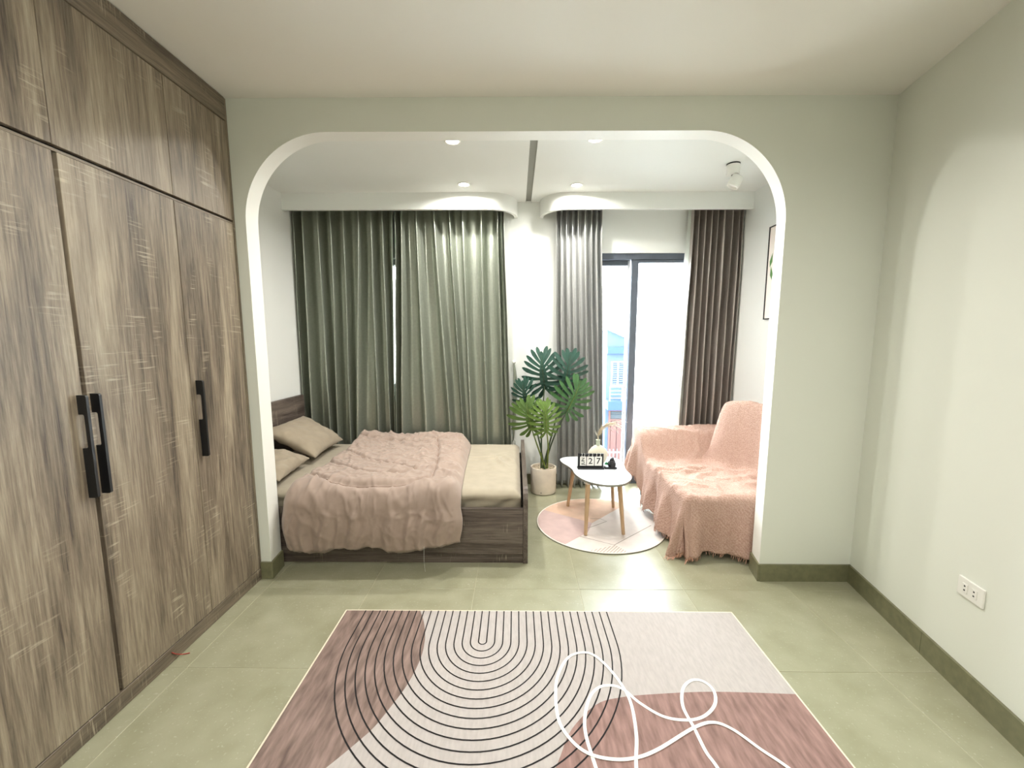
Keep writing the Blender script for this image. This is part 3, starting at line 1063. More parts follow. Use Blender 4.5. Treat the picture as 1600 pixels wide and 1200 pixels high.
# pillows
def pillow(name, A, B, Cc, D, th, label, matname, seed):
    A, B, Cc, D = (Vector(p) for p in (A, B, Cc, D))
    n = ((B - A).cross(D - A)).normalized()
    if n.z < 0:
        n = -n
    K = 46
    m_ = MB()
    sides = []
    for sg in (1, -1):
        rows = []
        for j in range(K + 1):
            v = j / K
            row = []
            for i in range(K + 1):
                u = i / K
                p = (A * (1 - u) * (1 - v) + B * u * (1 - v) + Cc * u * v + D * (1 - u) * v)
                cu, cv = 2 * u - 1, 2 * v - 1
                # pull the sides in a little between the corners
                cen = (A + B + Cc + D) / 4
                pin = .10 * ((1 - cu * cu) * cv ** 4 + (1 - cv * cv) * cu ** 4)
                p = p.lerp(cen, pin)
                f_ = ((1 - abs(cu) ** 2.6) * (1 - abs(cv) ** 2.6)) ** .55
                wv = .010 * nz(u * 5, v * 5, seed) + .006 * max(0, ridged(u * 6 + v * 3, v * 7, seed) - .4)
                edge = (1 - max(abs(cu), abs(cv)))
                wv += .006 * math.sin((u - v) * 40 + seed) * math.exp(-edge * 9) * (1 if edge > 0.01 else 0)
                row.append(p + n * sg * (th * f_ + wv * min(1, edge * 6)))
            rows.append(row)
        m_.grid(rows)
    bmesh.ops.remove_doubles(m_.bm, verts=m_.bm.verts[:], dist=1e-4)
    cen = (A + B + Cc + D) / 4
    o = build(name, m_, matname, smooth=True, base=(cen.x, cen.y, MZ))
    return tag(o, label, 'pillow', 'pillows at the head of the bed')
pillow('pillow', (-1.955, 3.80, .745), (-1.57, 3.75, .530), (-1.55, 3.16, .525), (-1.955, 3.14, .74), .070, 'beige pillow leaning on the headboard by the curtain', 'pillow_linen', 1.3)
pillow('pillow', (-1.90, 3.12, .615), (-1.575, 3.13, .535), (-1.53, 2.62, .525), (-1.90, 2.60, .590), .060, 'paler beige pillow at the near side of the bed half behind the arch', 'pillow_linen', 6.1)

# ------------------------------------------------------------------ curtains
def curtain(name, tops, bots, ybase, amp, zt, zb, label, matname, lean=0.0, shear=.35, edge=None, ampb=None):
    """tops/bots: x of each fold crest at the heading and at the hem"""
    n = len(tops) - 1
    per = 22
    NV = 60
    rows = []
    for j in range(NV + 1):
        v = j / NV
        z = lerp(zt, zb, v)
        row = []
        am = lerp(amp, ampb if ampb else amp, v)
        for i in range(n * per + 1):
            k = min(i // per, n - 1)
            t = (i - k * per) / per
            vv = sstep(0, 1, v) * .6 + v * .4
            xa = lerp(tops[k], bots[k], vv); xb = lerp(tops[k + 1], bots[k + 1], vv)
            gap = xb - xa
            c = math.cos(2 * PI * t)
            x = lerp(xa, xb, t) + shear * min(gap, .12) * .5 * math.sin(2 * PI * t)
            depth = am * (2 * ((1 + c) / 2) ** 2.1 - 1)
            ph = nz(k * 3.7, v * 2.2, 1.0)
            y = ybase - depth * (1 + .25 * ph) + .010 * nz(x * 7, v * 3, 2.0)
            x += .006 * nz(k * 5.1, v * 4, 7.0)
            row.append((x, y, z))
        rows.append(row)
    m_ = MB(); m_.grid(rows)
    xm = sum(bots) / len(bots)
    o = build(name, m_, matname, smooth=True, base=(xm, ybase, zb))
    sol = o.modifiers.new('thick', 'SOLIDIFY'); sol.thickness = .0025
    return tag(o, label, 'curtain')

# x of each fold crest at the heading and at the hem, in metres
Lt = [-2.009, -1.922, -1.784, -1.669, -1.554, -1.415, -1.306, -1.202, -1.11]
Rt = [-1.087, -1.03, -0.897, -0.736, -0.598, -0.482, -0.315, -0.166, -0.108]
Lb = [-2.022, -1.948, -1.769, -1.707, -1.584, -1.535, -1.312, -1.201, -1.158]
Rb = [-1.152, -1.096, -0.85, -0.609, -0.486, -0.418, -0.27, -0.109, -0.035]
curtain('curtain', Lt, Lb, 3.998, .068, 2.66, .09, 'sage green satin curtain hanging beside the headboard', 'sage_satin', shear=-.22)
curtain('curtain', Rt, Rb, 3.998, .066, 2.66, .09, 'sage green satin curtain hanging behind the foot of the bed', 'sage_satin', shear=-.22)
At = [.362, .405, .455, .510, .560, .620, .675, .725, .775]
Ab = [.400, .452, .515, .575, .640, .700, .750, .800, .842]
curtain('curtain', At, Ab, 4.005, .055, 2.66, .012, 'grey satin curtain gathered beside the potted plant', 'grey_satin', shear=-.22)
Bt = [1.590, 1.645, 1.700, 1.755, 1.810, 1.865, 1.935, 2.000, 2.030]
Bb = [1.535, 1.60, 1.68, 1.74, 1.80, 1.86, 1.925, 1.99, 2.025]
curtain('curtain', Bt, Bb, 4.000, .060, 2.66, .02, 'grey satin curtain gathered behind the sofa', 'taupe_satin', shear=-.22)

# daylit leading edge of the sofa-side curtain: pale strip, daylight put into its colour
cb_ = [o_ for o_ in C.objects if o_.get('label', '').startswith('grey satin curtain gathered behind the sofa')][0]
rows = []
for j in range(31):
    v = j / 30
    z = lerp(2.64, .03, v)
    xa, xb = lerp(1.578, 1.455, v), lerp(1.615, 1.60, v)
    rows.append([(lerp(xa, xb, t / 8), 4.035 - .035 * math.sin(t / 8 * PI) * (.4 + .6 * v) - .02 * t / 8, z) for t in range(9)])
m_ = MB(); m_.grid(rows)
strip_ = build('daylit_edge', m_, 'daylit_edge_pale', cb_, smooth=True)
strip_['label'] = 'pale strip with daylight painted on the curtain edge'

# curtain hold-back on the far wall
tb = thing('curtain_tieback', (-.018, YW, 1.23), 'white knob and hanging curtain tieback on the wall above the plant', 'tieback')
m_ = MB(); m_.tube([(-.018, YW, 1.225), (-.018, YW - .035, 1.225)], .006, 10); m_.lathe([(0, -.017), (.012, -.014), (.018, -.004), (.018, .004), (.012, .014), (0, .017)], (-.018, YW - .048, 1.225), 16)
build('knob', m_, 'white_plastic', tb, smooth=True)
m_ = MB()
path = catmull([(-.018, YW - .04, 1.21), (-.008, YW - .035, 1.10), (-.006, YW - .03, .98), (-.014, YW - .03, .75), (-.020, YW - .03, .56), (-.022, YW - .03, .46)], 8)
wds = [interp([0, .2, .45, .8, 1], [.006, .016, .020, .012, .005], i / (len(path) - 1)) for i in range(len(path))]
m_.grid([[(p.x - w_, p.y, p.z) for p, w_ in zip(path, wds)], [(p.x, p.y - .010, p.z) for p in path], [(p.x + w_, p.y, p.z) for p, w_ in zip(path, wds)]])
m_.grid([[(p.x + w_, p.y, p.z) for p, w_ in zip(path, wds)], [(p.x, p.y + .006, p.z) for p in path], [(p.x - w_, p.y, p.z) for p, w_ in zip(path, wds)]])
build('strap', m_, 'sage_satin', tb, smooth=True)
m_ = MB(); m_.tube([(-.022 + .016 * math.cos(a * PI / 6), YW - .03, .43 + .028 * math.sin(a * PI / 6)) for a in range(13)], .0025, 6)
build('loop', m_, 'sage_satin', tb, smooth=True)

# ------------------------------------------------------------------ potted plant
PXc, PYc = .262, 3.872
pl = thing('potted_plant', (PXc, PYc, 0), 'tall plant with deeply cut leaves in a round cream pot beside the bed', 'plant')
m_ = MB(); m_.lathe([(0, .001), (.108, .001), (.117, .008), (.1205, .05), (.1215, .24), (.119, .2485), (.113, .250), (.108, .245), (.107, .215), (0, .215)], (PXc, PYc, 0), 48)
pot = build('pot', m_, 'concrete_pot', pl, smooth='angle')
m_ = MB(); m_.lathe([(0, 0), (.0045, 0), (.0045, .002)], (PXc - .028, PYc - .1205, .030), 10, Matrix.Rotation(PI / 2, 4, 'X'))
h_ = build('drain_hole', m_, 'ink', pl); h_.parent = pot
m_ = MB()
for k in range(230):
    r = .104 * math.sqrt(random.random()); a = random.random() * 2 * PI
    t = bmesh.new(); bmesh.ops.create_icosphere(t, subdivisions=1, radius=random.uniform(.006, .011))
    m_.merge(t, Matrix.Translation((PXc + r * math.cos(a), PYc + r * math.sin(a), .218 + random.uniform(0, .012))) @ Matrix.Diagonal((1, 1, .7, 1)))
o = build('gravel', m_, 'pebble', pl, smooth=True); o['kind'] = 'stuff'

def leaf(B, T, N_, L, W, matname, seed, nl=8, stem=None):
    """deeply lobed leaf: B base, T tip direction, N_ facing, L length of midrib, W reach of side lobes"""
    rnd = random.Random(seed)
    B = Vector(B); T = Vector(T).normalized(); N_ = Vector(N_); N_ = (N_ - T * N_.dot(T)).normalized(); S = T.cross(N_)
    def P(u, v):
        r2 = (v / W) ** 2
        w = (u / L)
        return B + T * u + S * v + N_ * (.10 * L * (1 - w) * w * 2 - .16 * L * r2 - .10 * L * w * w + .03 * L * abs(v) / W)
    m_ = MB()
    # web along the midrib
    K = 9
    rows = []
    for i in range(K + 1):
        u = lerp(-.06 * L, .86 * L, i / K)
        h = .15 * W * math.sin(PI * (.25 + .72 * i / K)) * 1.2
        rows.append([P(u, -h), P(u, 0) - N_ * .004, P(u, h)])
    m_.grid(rows)
    def lobe(u0, ang, ln, wd_, sg):
        ca, sa = math.cos(ang), math.sin(ang) * sg
        st = [(0, .55), (.25, .62), (.5, .85), (.75, 1.0), (.9, .72), (.985, .25)]
        c_ = []
        for t, w in st:
            bend = .16 * ln * t * t
            cu = u0 + ca * ln * t + bend * .9
            cv = sa * ln * t
            hw = wd_ * w
            c_.append([P(cu - -sa * 0 + sa * sg * 0 - hw * abs(sa), cv + hw * ca * sg), P(cu, cv) - N_ * .003, P(cu + hw * abs(sa), cv - hw * ca * sg)])
        m_.grid(c_)
    for sg in (-1, 1):
        for i in range(nl):
            f_ = i / (nl - 1)
            u0 = lerp(-.02, .78, f_ ** 1.1) * L
            ang = math.radians(lerp(148, 24, f_ ** .85) + rnd.uniform(-5, 5))
            ln = W * (interp([0, .15, .4, .7, 1], [.72, 1.0, 1.12, .98, .60], f_)) * rnd.uniform(.92, 1.06)
            lobe(u0, ang, ln, .098 * W * rnd.uniform(.9, 1.1), sg)
    lobe(.72 * L, 0, .30 * L, .09 * W, 1)
    o = build('leaf', m_, matname, pl, smooth=True)
    # midrib
    r_ = MB(); r_.tube([P(u * L, 0) + N_ * .001 for u in (-.04, .2, .45, .7, .95)], [.004, .0035, .003, .002, .001], 6)
    mr = build('midrib', r_, 'stem_dark' if matname == 'leaf_dark' else 'stem_green', pl, smooth=True); mr.parent = o
    return o

LEAVES = [
    # base, tip, lateral reach, material, facing, stem material
    ((0.268, 3.9, 1.004), (0.228, 3.86, 1.308), 0.199, 'leaf_dark', (-0.25, -1, 0.45), 'stem_dark'),
    ((0.437, 3.86, 0.997), (0.502, 3.82, 1.304), 0.193, 'leaf_dark', (0.2, -1, 0.5), 'stem_dark'),
    ((0.465, 3.78, 0.795), (0.582, 3.74, 1.057), 0.187, 'leaf_mid', (0.35, -1, 0.4), 'stem_dark'),
    ((0.115, 3.93, 0.819), (0.054, 3.89, 1.041), 0.152, 'leaf_dark', (-0.5, -1, 0.4), 'stem_dark'),
    ((0.142, 3.8, 0.637), (0.093, 3.76, 0.857), 0.187, 'leaf_bright', (-0.2, -1, 0.5), 'stem_green'),
    ((0.278, 3.74, 0.626), (0.256, 3.7, 0.878), 0.152, 'leaf_yellow', (0.05, -1, 0.55), 'stem_green'),
]
for i, (b_, t_, reach, mt_, fac, smat) in enumerate(LEAVES):
    B = Vector(b_); Tp = Vector(t_)
    leaf(B, Tp - B, fac, (Tp - B).length, reach, mt_, 20 + i, nl=9)
    foot = Vector((PXc + (-.02 + .011 * i) , PYc + .01 * ((i % 3) - 1), .215))
    mid = foot.lerp(B, .5) + Vector((.012 * (1 if i % 2 else -1), .0, .03))
    m_ = MB(); m_.tube(catmull([foot, mid, B], 8), [lerp(.0095, .0045, k / 16) for k in range(17)], 8)
    build('stem', m_, smat, pl, smooth=True)
m_ = MB(); m_.tube(catmull([(PXc - .012, PYc - .01, .215), (PXc - .016, PYc - .012, .30), (PXc - .020, PYc - .012, .385)], 6), [.004] * 6 + [.0035] * 6 + [.001], 6)
build('stem', m_, 'stem_green', pl, smooth=True)

# ------------------------------------------------------------------ round rug
RC = Vector((.663, 3.178)); RR = .497
rr = thing('round_rug', (RC.x, RC.y, 0), 'round pink and beige patchwork rug under the coffee table', 'rug')
m_ = MB(); m_.lathe([(0, .001), (RR - .004, .001), (RR, .003), (RR - .002, .005), (0, .005)], (RC.x, RC.y, 0), 96)
build('backing', m_, 'rug_backing', rr, smooth='angle')
m_ = MB(); m_.lathe([(RR - .012, .0052), (RR - .010, .0092), (RR - .004, .0100), (RR - .0008, .0075), (RR - .001, .0052)], (RC.x, RC.y, 0), 96)
build('edge_binding', m_, 'round_edge', rr, smooth=True)
def clip_circle(poly, name, matname, z):
    """area of the print: a polygon trimmed to the rug's circle"""
    pts = []
    n = 120
    circ = [Vector((RC.x + (RR - .011) * math.cos(2 * PI * k / n), RC.y + (RR - .011) * math.sin(2 * PI * k / n))) for k in range(n)]
    cur = circ
    for i in range(len(poly)):
        a = Vector(poly[i]); b = Vector(poly[(i + 1) % len(poly)])
        e_ = b - a
        out_ = []
        for k in range(len(cur)):
            p, q = cur[k], cur[(k + 1) % len(cur)]
            sp_ = e_.x * (p.y - a.y) - e_.y * (p.x - a.x); sq_ = e_.x * (q.y - a.y) - e_.y * (q.x - a.x)
            if sp_ >= 0: out_.append(p)
            if (sp_ >= 0) != (sq_ >= 0):
                out_.append(p.lerp(q, sp_ / (sp_ - sq_)))
        cur = out_
        if not cur: return
    m_ = MB(); m_.prism([(p.x, p.y, z - .003) for p in cur], (0, 0, .003))
    build(name, m_, matname, rr)
big = 2.0
clip_circle([(-big, -big), (big * 2, -big), (big * 2, big * 4), (-big, big * 4)], 'pile', 'round_pale', .0084)
# centre joint about (.62,3.13); regions measured from the print
cj = (.60, 3.16)
clip_circle([(.20, 3.44), (.60, 3.16), (.92, 3.50), (.85, 3.80), (.3, 3.9)], 'peach_patch', 'round_peach', .0088)
clip_circle([(.60, 3.16), (.20, 3.44), (-.2, 3.3), (-.2, 2.8), (.28, 2.74), (.54, 3.00)], 'mauve_patch', 'round_mauve', .0088)
clip_circle([(.28, 2.74), (.36, 2.55), (1.15, 2.45), (1.25, 2.75), (.80, 2.84), (.70, 2.80), (.56, 3.02), (.54, 3.00)], 'hatched_patch', 'round_hatch', .0088)
for pts in ([(.47, 2.93), (.69, 2.80), (1.05, 3.12)], [(.52, 3.05), (.60, 3.10), (.72, 3.19), (.68, 3.24), (.60, 3.24)]):
    m_ = MB(); m_.ribbon(pts, .006, .0092); build('line', m_, 'round_line', rr)

# ------------------------------------------------------------------ coffee table
tz = .42
outl = [(.378, 3.503), (.404, 3.561), (.459, 3.592), (.540, 3.600), (.64, 3.612), (.75, 3.612), (.84, 3.570), (.886, 3.490), (.892, 3.41), (.880, 3.314), (.866, 3.215), (.872, 3.130), (.867, 3.059), (.840, 2.985), (.785, 2.912), (.719, 2.877), (.640, 2.874), (.567, 2.905), (.510, 2.965), (.471, 3.047), (.451, 3.136), (.447, 3.23), (.425, 3.32), (.390, 3.412)]
sm = catmull([(x, y, 0) for x, y in outl], 5, closed=True)
ct = thing('coffee_table', (.66, 3.22, 0), 'white cloud shaped coffee table with splayed wooden legs', 'table')
m_ = MB(); m_.prism([(p.x, p.y, tz - .003) for p in sm], (0, 0, .003)); build('tabletop', m_, 'table_white', ct)
cen = Vector((.66, 3.22, 0))
m_ = MB(); m_.prism([((p.x - cen.x) * .994 + cen.x, (p.y - cen.y) * .994 + cen.y, tz - .018) for p in sm], (0, 0, .015)); build('top_edge', m_, 'table_edge', ct)
for fx, fy in ((.449, 3.490), (.513, 2.942), (.793, 2.955), (.834, 3.463)):
    tx = lerp(fx, cen.x, .20); ty = lerp(fy, cen.y, .20)
    if fy < 3.0: tx, ty = lerp(fx, cen.x, .10 if fx < .6 else .26), fy + .03
    m_ = MB(); m_.tube([(tx, ty, tz - .0185), (fx, fy, .0142)], [.0185, .0125], 16)
    lg = build('leg', m_, 'table_leg_wood', ct, smooth='angle')
    m_ = MB(); m_.lathe([(.030, 0), (.030, -.004), (.018, -.006)], (tx, ty, tz - .0182), 16); h_ = build('mounting_plate', m_, 'white_plastic', ct); h_.parent = lg

# flip calendar
cal = thing('desk_calendar', (.593, 3.255, tz), 'black framed flip calendar with white date cards on the coffee table', 'calendar')
ca, cb, cy = .492, .694, 3.252
m_ = MB(); m_.box(ca - .002, cb + .004, cy - .028, cy + .028, tz + .0005, tz + .012, .002, 1); build('base', m_, 'black_metal', cal)
m_ = MB()
m_.box(ca, ca + .012, cy - .006, cy + .006, tz + .012, tz + .122); m_.box(cb - .012, cb, cy - .006, cy + .006, tz + .012, tz + .122)
m_.box(ca + .012, cb - .012, cy - .006, cy + .006, tz + .110, tz + .122); m_.box(ca + .012, cb - .012, cy - .006, cy + .006, tz + .012, tz + .02)
m_.box(ca + .012, cb - .012, cy + .003, cy + .006, tz + .02, tz + .110)
build('frame', m_, 'black_metal', cal)
def text_mesh(s, size, M):
    cu = bpy.data.curves.new('t', 'FONT'); cu.body = s; cu.size = size; cu.align_x = 'CENTER'; cu.align_y = 'CENTER'; cu.extrude = .0003; cu.offset = .0006
    ob = bpy.data.objects.new('t', cu); C.objects.link(ob)
    dg = bpy.context.evaluated_depsgraph_get()
    me = bpy.data.meshes.new_from_object(ob.evaluated_get(dg))
    t = MB(); t.bm.from_mesh(me); t.bm.transform(M)
    bpy.data.objects.remove(ob); bpy.data.curves.remove(cu); bpy.data.meshes.remove(me)
    return t
cards = [(.508, .557, 'JUN'), (.562, .619, '2'), (.624, .681, '7')]
for a, b, tx in cards:
    m_ = MB(); m_.box(a, b, cy - .011, cy - .0075, tz + .026, tz + .100, .0006, 1)
    cd = build('date_card', m_, 'paper_card', cal)
    cx_ = (a + b) / 2
    Mt = Matrix.Translation((cx_, cy - .0116, tz + .063)) @ Matrix.Rotation(PI / 2, 4, 'X')
    if tx == 'JUN':
        t = text_mesh(tx, .034, Mt @ Matrix.Rotation(PI / 2, 4, 'Z'))
    else:
        t = text_mesh(tx, .068, Mt)
    h_ = build('printed_date', t, 'ink', cal); h_.parent = cd
    for xx in (a + .014, b - .014):
        m_ = MB(); m_.tube([(xx, cy - .009 + .014 * math.sin(k * PI / 5) - .002, tz + .110 + .016 * math.cos(k * PI / 5)) for k in range(11)], .0013, 5)
        build('ring', m_, 'white_plastic', cal, smooth=True)

# little black ornament on a tray with a green sprig
orn = thing('stone_ornament', (.752, 3.258, tz), 'small black rock ornament on a black tray with a green sprig', 'ornament')
m_ = MB(); m_.box(.703, .801, 3.232, 3.284, tz + .0005, tz + .017, .004, 2); build('tray', m_, 'black_resin', orn)
m_ = MB()
for k in range(22):
    a = random.random() * 2 * PI; r = random.uniform(0, .030); zc = random.uniform(0, 1)
    rad = random.uniform(.012, .022) * (1.1 - .5 * zc)
    t = bmesh.new(); bmesh.ops.create_icosphere(t, subdivisions=2, radius=rad)
    for v in t.verts:
        v.co *= 1 + .35 * nz(v.co.x * 90 + k, v.co.y * 90, v.co.z * 90)
    m_.merge(t, Matrix.Translation((.765 + r * math.cos(a) * (1.1 - .6 * zc), 3.258 + .6 * r * math.sin(a), tz + .026 + .052 * zc)))
build('rock', m_, 'black_resin', orn)
m_ = MB()
for k in range(9):
    a = random.uniform(-.4, PI + .4); p = Vector((.722, 3.250, tz + .030)); q = p + Vector((math.cos(a) * .026, -.012 * random.random(), abs(math.sin(a)) * .026 + .004))
    d = (q - p); s = d.cross(Vector((0, 1, 0))).normalized() * .0075
    m_.poly([p, p.lerp(q, .5) + s, q, p.lerp(q, .5) - s])
    m_.poly([p + Vector((0, .001, 0)), p.lerp(q, .5) - s + Vector((0, .003, 0)), q + Vector((0, .001, 0)), p.lerp(q, .5) + s + Vector((0, .003, 0))])
build('sprig', m_, 'sprig_green', orn, recalc=False)

# round flat vase with dried grass
vs_c = Vector((.672, 3.37, tz))
va = thing('vase', vs_c, 'cream disc shaped vase behind the calendar', 'vase')
m_ = MB()
prof = [(0, .001), (.040, .001), (.062, .02), (.080, .055), (.083, .085), (.074, .115), (.050, .145), (.026, .160), (.018, .163)]
m_.lathe(prof, vs_c, 40, Matrix.Diagonal((1, .5, 1, 1)))
build('body', m_, 'vase_cream', va, smooth=True)
m_ = MB(); m_.lathe([(.018, .160), (.0165, .172), (.0165, .200), (.019, .207), (.015, .207), (.0135, .172), (.0135, .165)], vs_c, 24); build('neck', m_, 'vase_neck', va, smooth=True)

pg = thing('dried_pampas', (vs_c.x, vs_c.y, tz + .17), 'bunch of cream dried pampas and white strands in the vase', 'dried flowers')
def strand(m_, p0, d, ln, curl, r0, n=6):
    p = Vector(p0); d = Vector(d).normalized(); pts = [p.copy()]
    for k in range(n):
        d = (d + Vector(curl) * (1 / n)).normalized(); p = p + d * (ln / n); pts.append(p.copy())
    m_.tube(pts, [lerp(r0, r0 * .3, k / n) for k in range(n + 1)], 4)
    return pts
stemtop = vs_c + Vector((-.002, 0, .235))
m_ = MB(); m_.tube([vs_c + Vector((0, 0, .05)), vs_c + Vector((0, 0, .17)), stemtop], .003, 6); build('stem', m_, 'pampas', pg, smooth=True)
rnd = random.Random(5)
m_ = MB()
spine = catmull([stemtop, stemtop + Vector((.020, -.005, .055)), stemtop + Vector((.065, -.01, .100)), stemtop + Vector((.125, -.015, .115))], 10)
for k in range(330):
    u = rnd.random(); i = int(u * (len(spine) - 2)); p = spine[i]; d = (spine[i + 1] - spine[i]).normalized()
    off = Vector((rnd.uniform(-1, 1), rnd.uniform(-1, 1), rnd.uniform(-1, 1))) * (.55 + .2 * u)
    strand(m_, p, d + off, rnd.uniform(.025, .05) * (.6 + .6 * math.sin(PI * min(u + .1, 1))), (.35, 0, -.35), .0011, 3)
o = build('plume', m_, 'pampas', pg, smooth=True); o['kind'] = 'stuff'
for k in range(16):
    m_ = MB(); a = rnd.uniform(-.5, .5)
    strand(m_, spine[rnd.randrange(16, 26)], (.8, a, rnd.uniform(-.1, .9)), rnd.uniform(.08, .16), (.5, 0, rnd.uniform(-1.9, -.5)), .0022, 8)
    build('strand', m_, 'dried_strand', pg, smooth=True)
for k in range(5):
    m_ = MB(); strand(m_, stemtop + Vector((-.004, 0, .0)), (rnd.uniform(-1, .1), rnd.uniform(-.4, .2), 1), rnd.uniform(.035, .06), (0, 0, .2), .0022, 4)
    build('strand', m_, 'dried_strand', pg, smooth=True)

# ------------------------------------------------------------------ sofa and throw
SX0, SX1, SY0, SY1 = 1.135, 2.03, 2.665, 3.845
sf = thing('sofa', (1.58, 3.25, 0), 'small sofa hidden under a pink throw by the balcony door', 'sofa')
def back_x(y):
    return 1.60 + .26 * sstep(3.50, 3.02, y) * .75
def sofa_h(x, y):
    """upholstery height seen from above"""
    seat = .405 + .012 * math.sin((y - 2.7) * 5.2)
    arm = .405 + .215 * sstep(3.47, 3.70, y)
    t = sstep(0, 1, (x - back_x(y)) / .115)
    bk = .405 + .515 * t ** .85
    bk *= 1
    fall = sstep(3.56, 3.44, y)          # far end of the back cushion
    bk = lerp(.405, bk, fall)
    bk -= .05 * sstep(1.86, 2.03, x) * fall
    return max(seat, arm, bk)
m_ = MB(); m_.box(SX0 + .015, SX1 - .01, SY0 + .015, SY1 - .01, .12, .385, .03, 3); build('seat_base', m_, 'sofa_fabric', sf)
m_ = MB(); m_.box(SX0 + .02, SX1 - .01, 3.72, SY1 - .02, .38, .60, .03, 3); build('armrest', m_, 'sofa_fabric', sf)
m_ = MB(); m_.box(1.90, SX1 - .01, SY0 + .02, 3.42, .38, .84, .03, 3); build('backrest', m_, 'sofa_fabric', sf)
for x, y in ((1.175, 3.80), (1.20, 2.75), (1.97, 3.78), (1.97, 2.75)):
    m_ = MB(); m_.tube([(x, y, .12), (x, y, .001)], [.016, .012], 12); build('leg', m_, 'black_metal', sf, smooth='angle')

# throw: laid over the sofa, overhanging the front, the near end and the far arm
GX0, GX1, GY0, GY1 = SX0 - .46, 2.02, SY0 - .44, SY1 + .40
STEP = .0105
nx = int((GX1 - GX0) / STEP); ny = int((GY1 - GY0) / STEP)
def throw_pt(gx, gy):
    cx_ = max(gx, SX0); cy_ = min(max(gy, SY0), SY1)
    ox, oy = cx_ - gx, (gy - cy_)
    h = sofa_h(cx_, cy_)
    # soften where upholstery parts meet
    h = (2 * h + sofa_h(cx_, min(cy_ + .03, SY1)) + sofa_h(cx_, max(cy_ - .03, SY0)) + sofa_h(max(cx_ - .03, SX0), cy_) + sofa_h(min(cx_ + .03, SX1), cy_)) / 6
    # wrinkles of the loose cloth
    wr = .026 * max(ridged(gx * 4.2 + gy * 1.2, gy * 5.0 - gx * 2.0, 3.1) - .35, 0) + .008 * nz(gx * 6, gy * 6, 5.5) + .014 * max(ridged(gx * 9, gy * 8 + gx * 4, 9.2) - .5, 0) + .010 * max(ridged(gx * 14 - gy * 6, gy * 15, 4.4) - .55, 0)
    wr += .022 * math.exp(-((gy - 3.20 + .10 * (gx - 1.1)) / .022) ** 2) * sstep(1.62, 1.45, gx) + .016 * math.exp(-((gy - 3.10 - .06 * (gx - 1.1)) / .018) ** 2) * sstep(1.62, 1.4, gx)
    h += .012 + wr
    d = math.hypot(ox, oy)
    if d < 1e-6:
        return Vector((cx_, cy_, h))
    ux, uy = -ox / d, oy / d
    Rr = .035
    # hanging part: quarter round, then nearly straight down with flare and folds
    if d < Rr * PI / 2:
        th = d / Rr
        out_, dn = Rr * math.sin(th), Rr * (1 - math.cos(th))
    else:
        dn = Rr + (d - Rr * PI / 2); out_ = Rr + .10 * (d - Rr * PI / 2)
    perim = gy * 1.0 if abs(ux) > abs(uy) else gx * 1.0
    if ox > 0 and abs(oy) > 0:
        out_ += .05 * min(1, min(ox, abs(oy)) / .1) * dn
    fold = dn * (.085 * math.sin(perim * 17 + 1.2 + 2 * nz(perim * 2, 1.0)) + .04 * math.sin(perim * 39))
    out_ += fold * min(1, dn / .2) + .004
    out_ = max(out_, .012)
    z = h - dn
    floor_z = .012
    if z < floor_z:            # spills on the floor
        out_ += (floor_z - z) * .75
        z = floor_z + .012 * (1 + nz(gx * 14, gy * 14)) * min(1, (floor_z - z) / .05)
    return Vector((cx_ + ux * out_, cy_ + uy * out_, z))
def keep(gx, gy):
    # cloth outline: short over the front at the far part, long at the near corner
    ox = max(0, SX0 - gx)
    oyn = max(0, SY0 - gy); oyf = max(0, gy - SY1)
    lim = interp([2.2, 2.65, 2.95, 3.2, 3.5, 3.9, 4.2], [.45, .43, .40, .385, .36, .54, .54], gy)
    if ox > lim: return False
    if oyn > .40: return False
    if oyf > .20: return False
    if ox > 0 and oyn > 0 and (ox / .45 + oyn / .42) > 1.28: return False
    return True
rows = []
m_ = MB()
vid = {}
uvs = {}
hts = {}
for i in range(nx + 1):
    for j in range(ny + 1):
        gx, gy = GX0 + i * STEP, GY0 + j * STEP
        if keep(gx, gy):
            v = m_.bm.verts.new(throw_pt(gx, gy)); vid[(i, j)] = v; uvs[v] = (gx, gy); hts[v] = sofa_h(max(gx, SX0), min(max(gy, SY0), SY1))
uvl = m_.bm.loops.layers.uv.new('UVMap')
for i in range(nx):
    for j in range(ny):
        ks = [(i, j), (i + 1, j), (i + 1, j + 1), (i, j + 1)]
        if all(k in vid for k in ks):
            fc = m_.bm.faces.new([vid[k] for k in ks])
            for lp in fc.loops:
                lp[uvl].uv = (uvs[lp.vert][0] + hts[lp.vert], uvs[lp.vert][1] + hts[lp.vert])
# boundary points for the fringe
fr_pts = []
for e_ in m_.bm.edges:
    if len(e_.link_faces) == 1:
        a = e_.verts[0]; g = uvs[a]
        if g[0] < SX0 - .2 or g[1] < SY0 - .25:
            fr_pts.append((a.co.copy(), g))
loose = [v for v in m_.bm.verts if not v.link_faces]
for v in loose: m_.bm.verts.remove(v)
th = build('throw', m_, 'throw_weave', smooth=True, base=(1.55, 3.25, .40), recalc=False)
tag(th, 'dusty pink woven throw with a fringe draped over the sofa', 'throw')
sol = th.modifiers.new('thick', 'SOLIDIFY'); sol.thickness = .004; sol.offset = 1
rnd = random.Random(8)
m_ = MB()
for p, g in fr_pts:
    if rnd.random() < .75:
        q = p + Vector((rnd.uniform(-.008, .008), rnd.uniform(-.008, .008), -rnd.uniform(.016, .034)))
        if q.z < .003:
            q = Vector((p.x + (-.025 if g[0] < SX0 else 0) + rnd.uniform(-.008, .008), p.y + (-.025 if g[1] < SY0 else 0) + rnd.uniform(-.008, .008), .004))
        m_.tube([p, p.lerp(q, .5) + Vector((rnd.uniform(-.003, .003), rnd.uniform(-.003, .003), 0)), q], [.0018, .002, .0012], 4, cap=False)
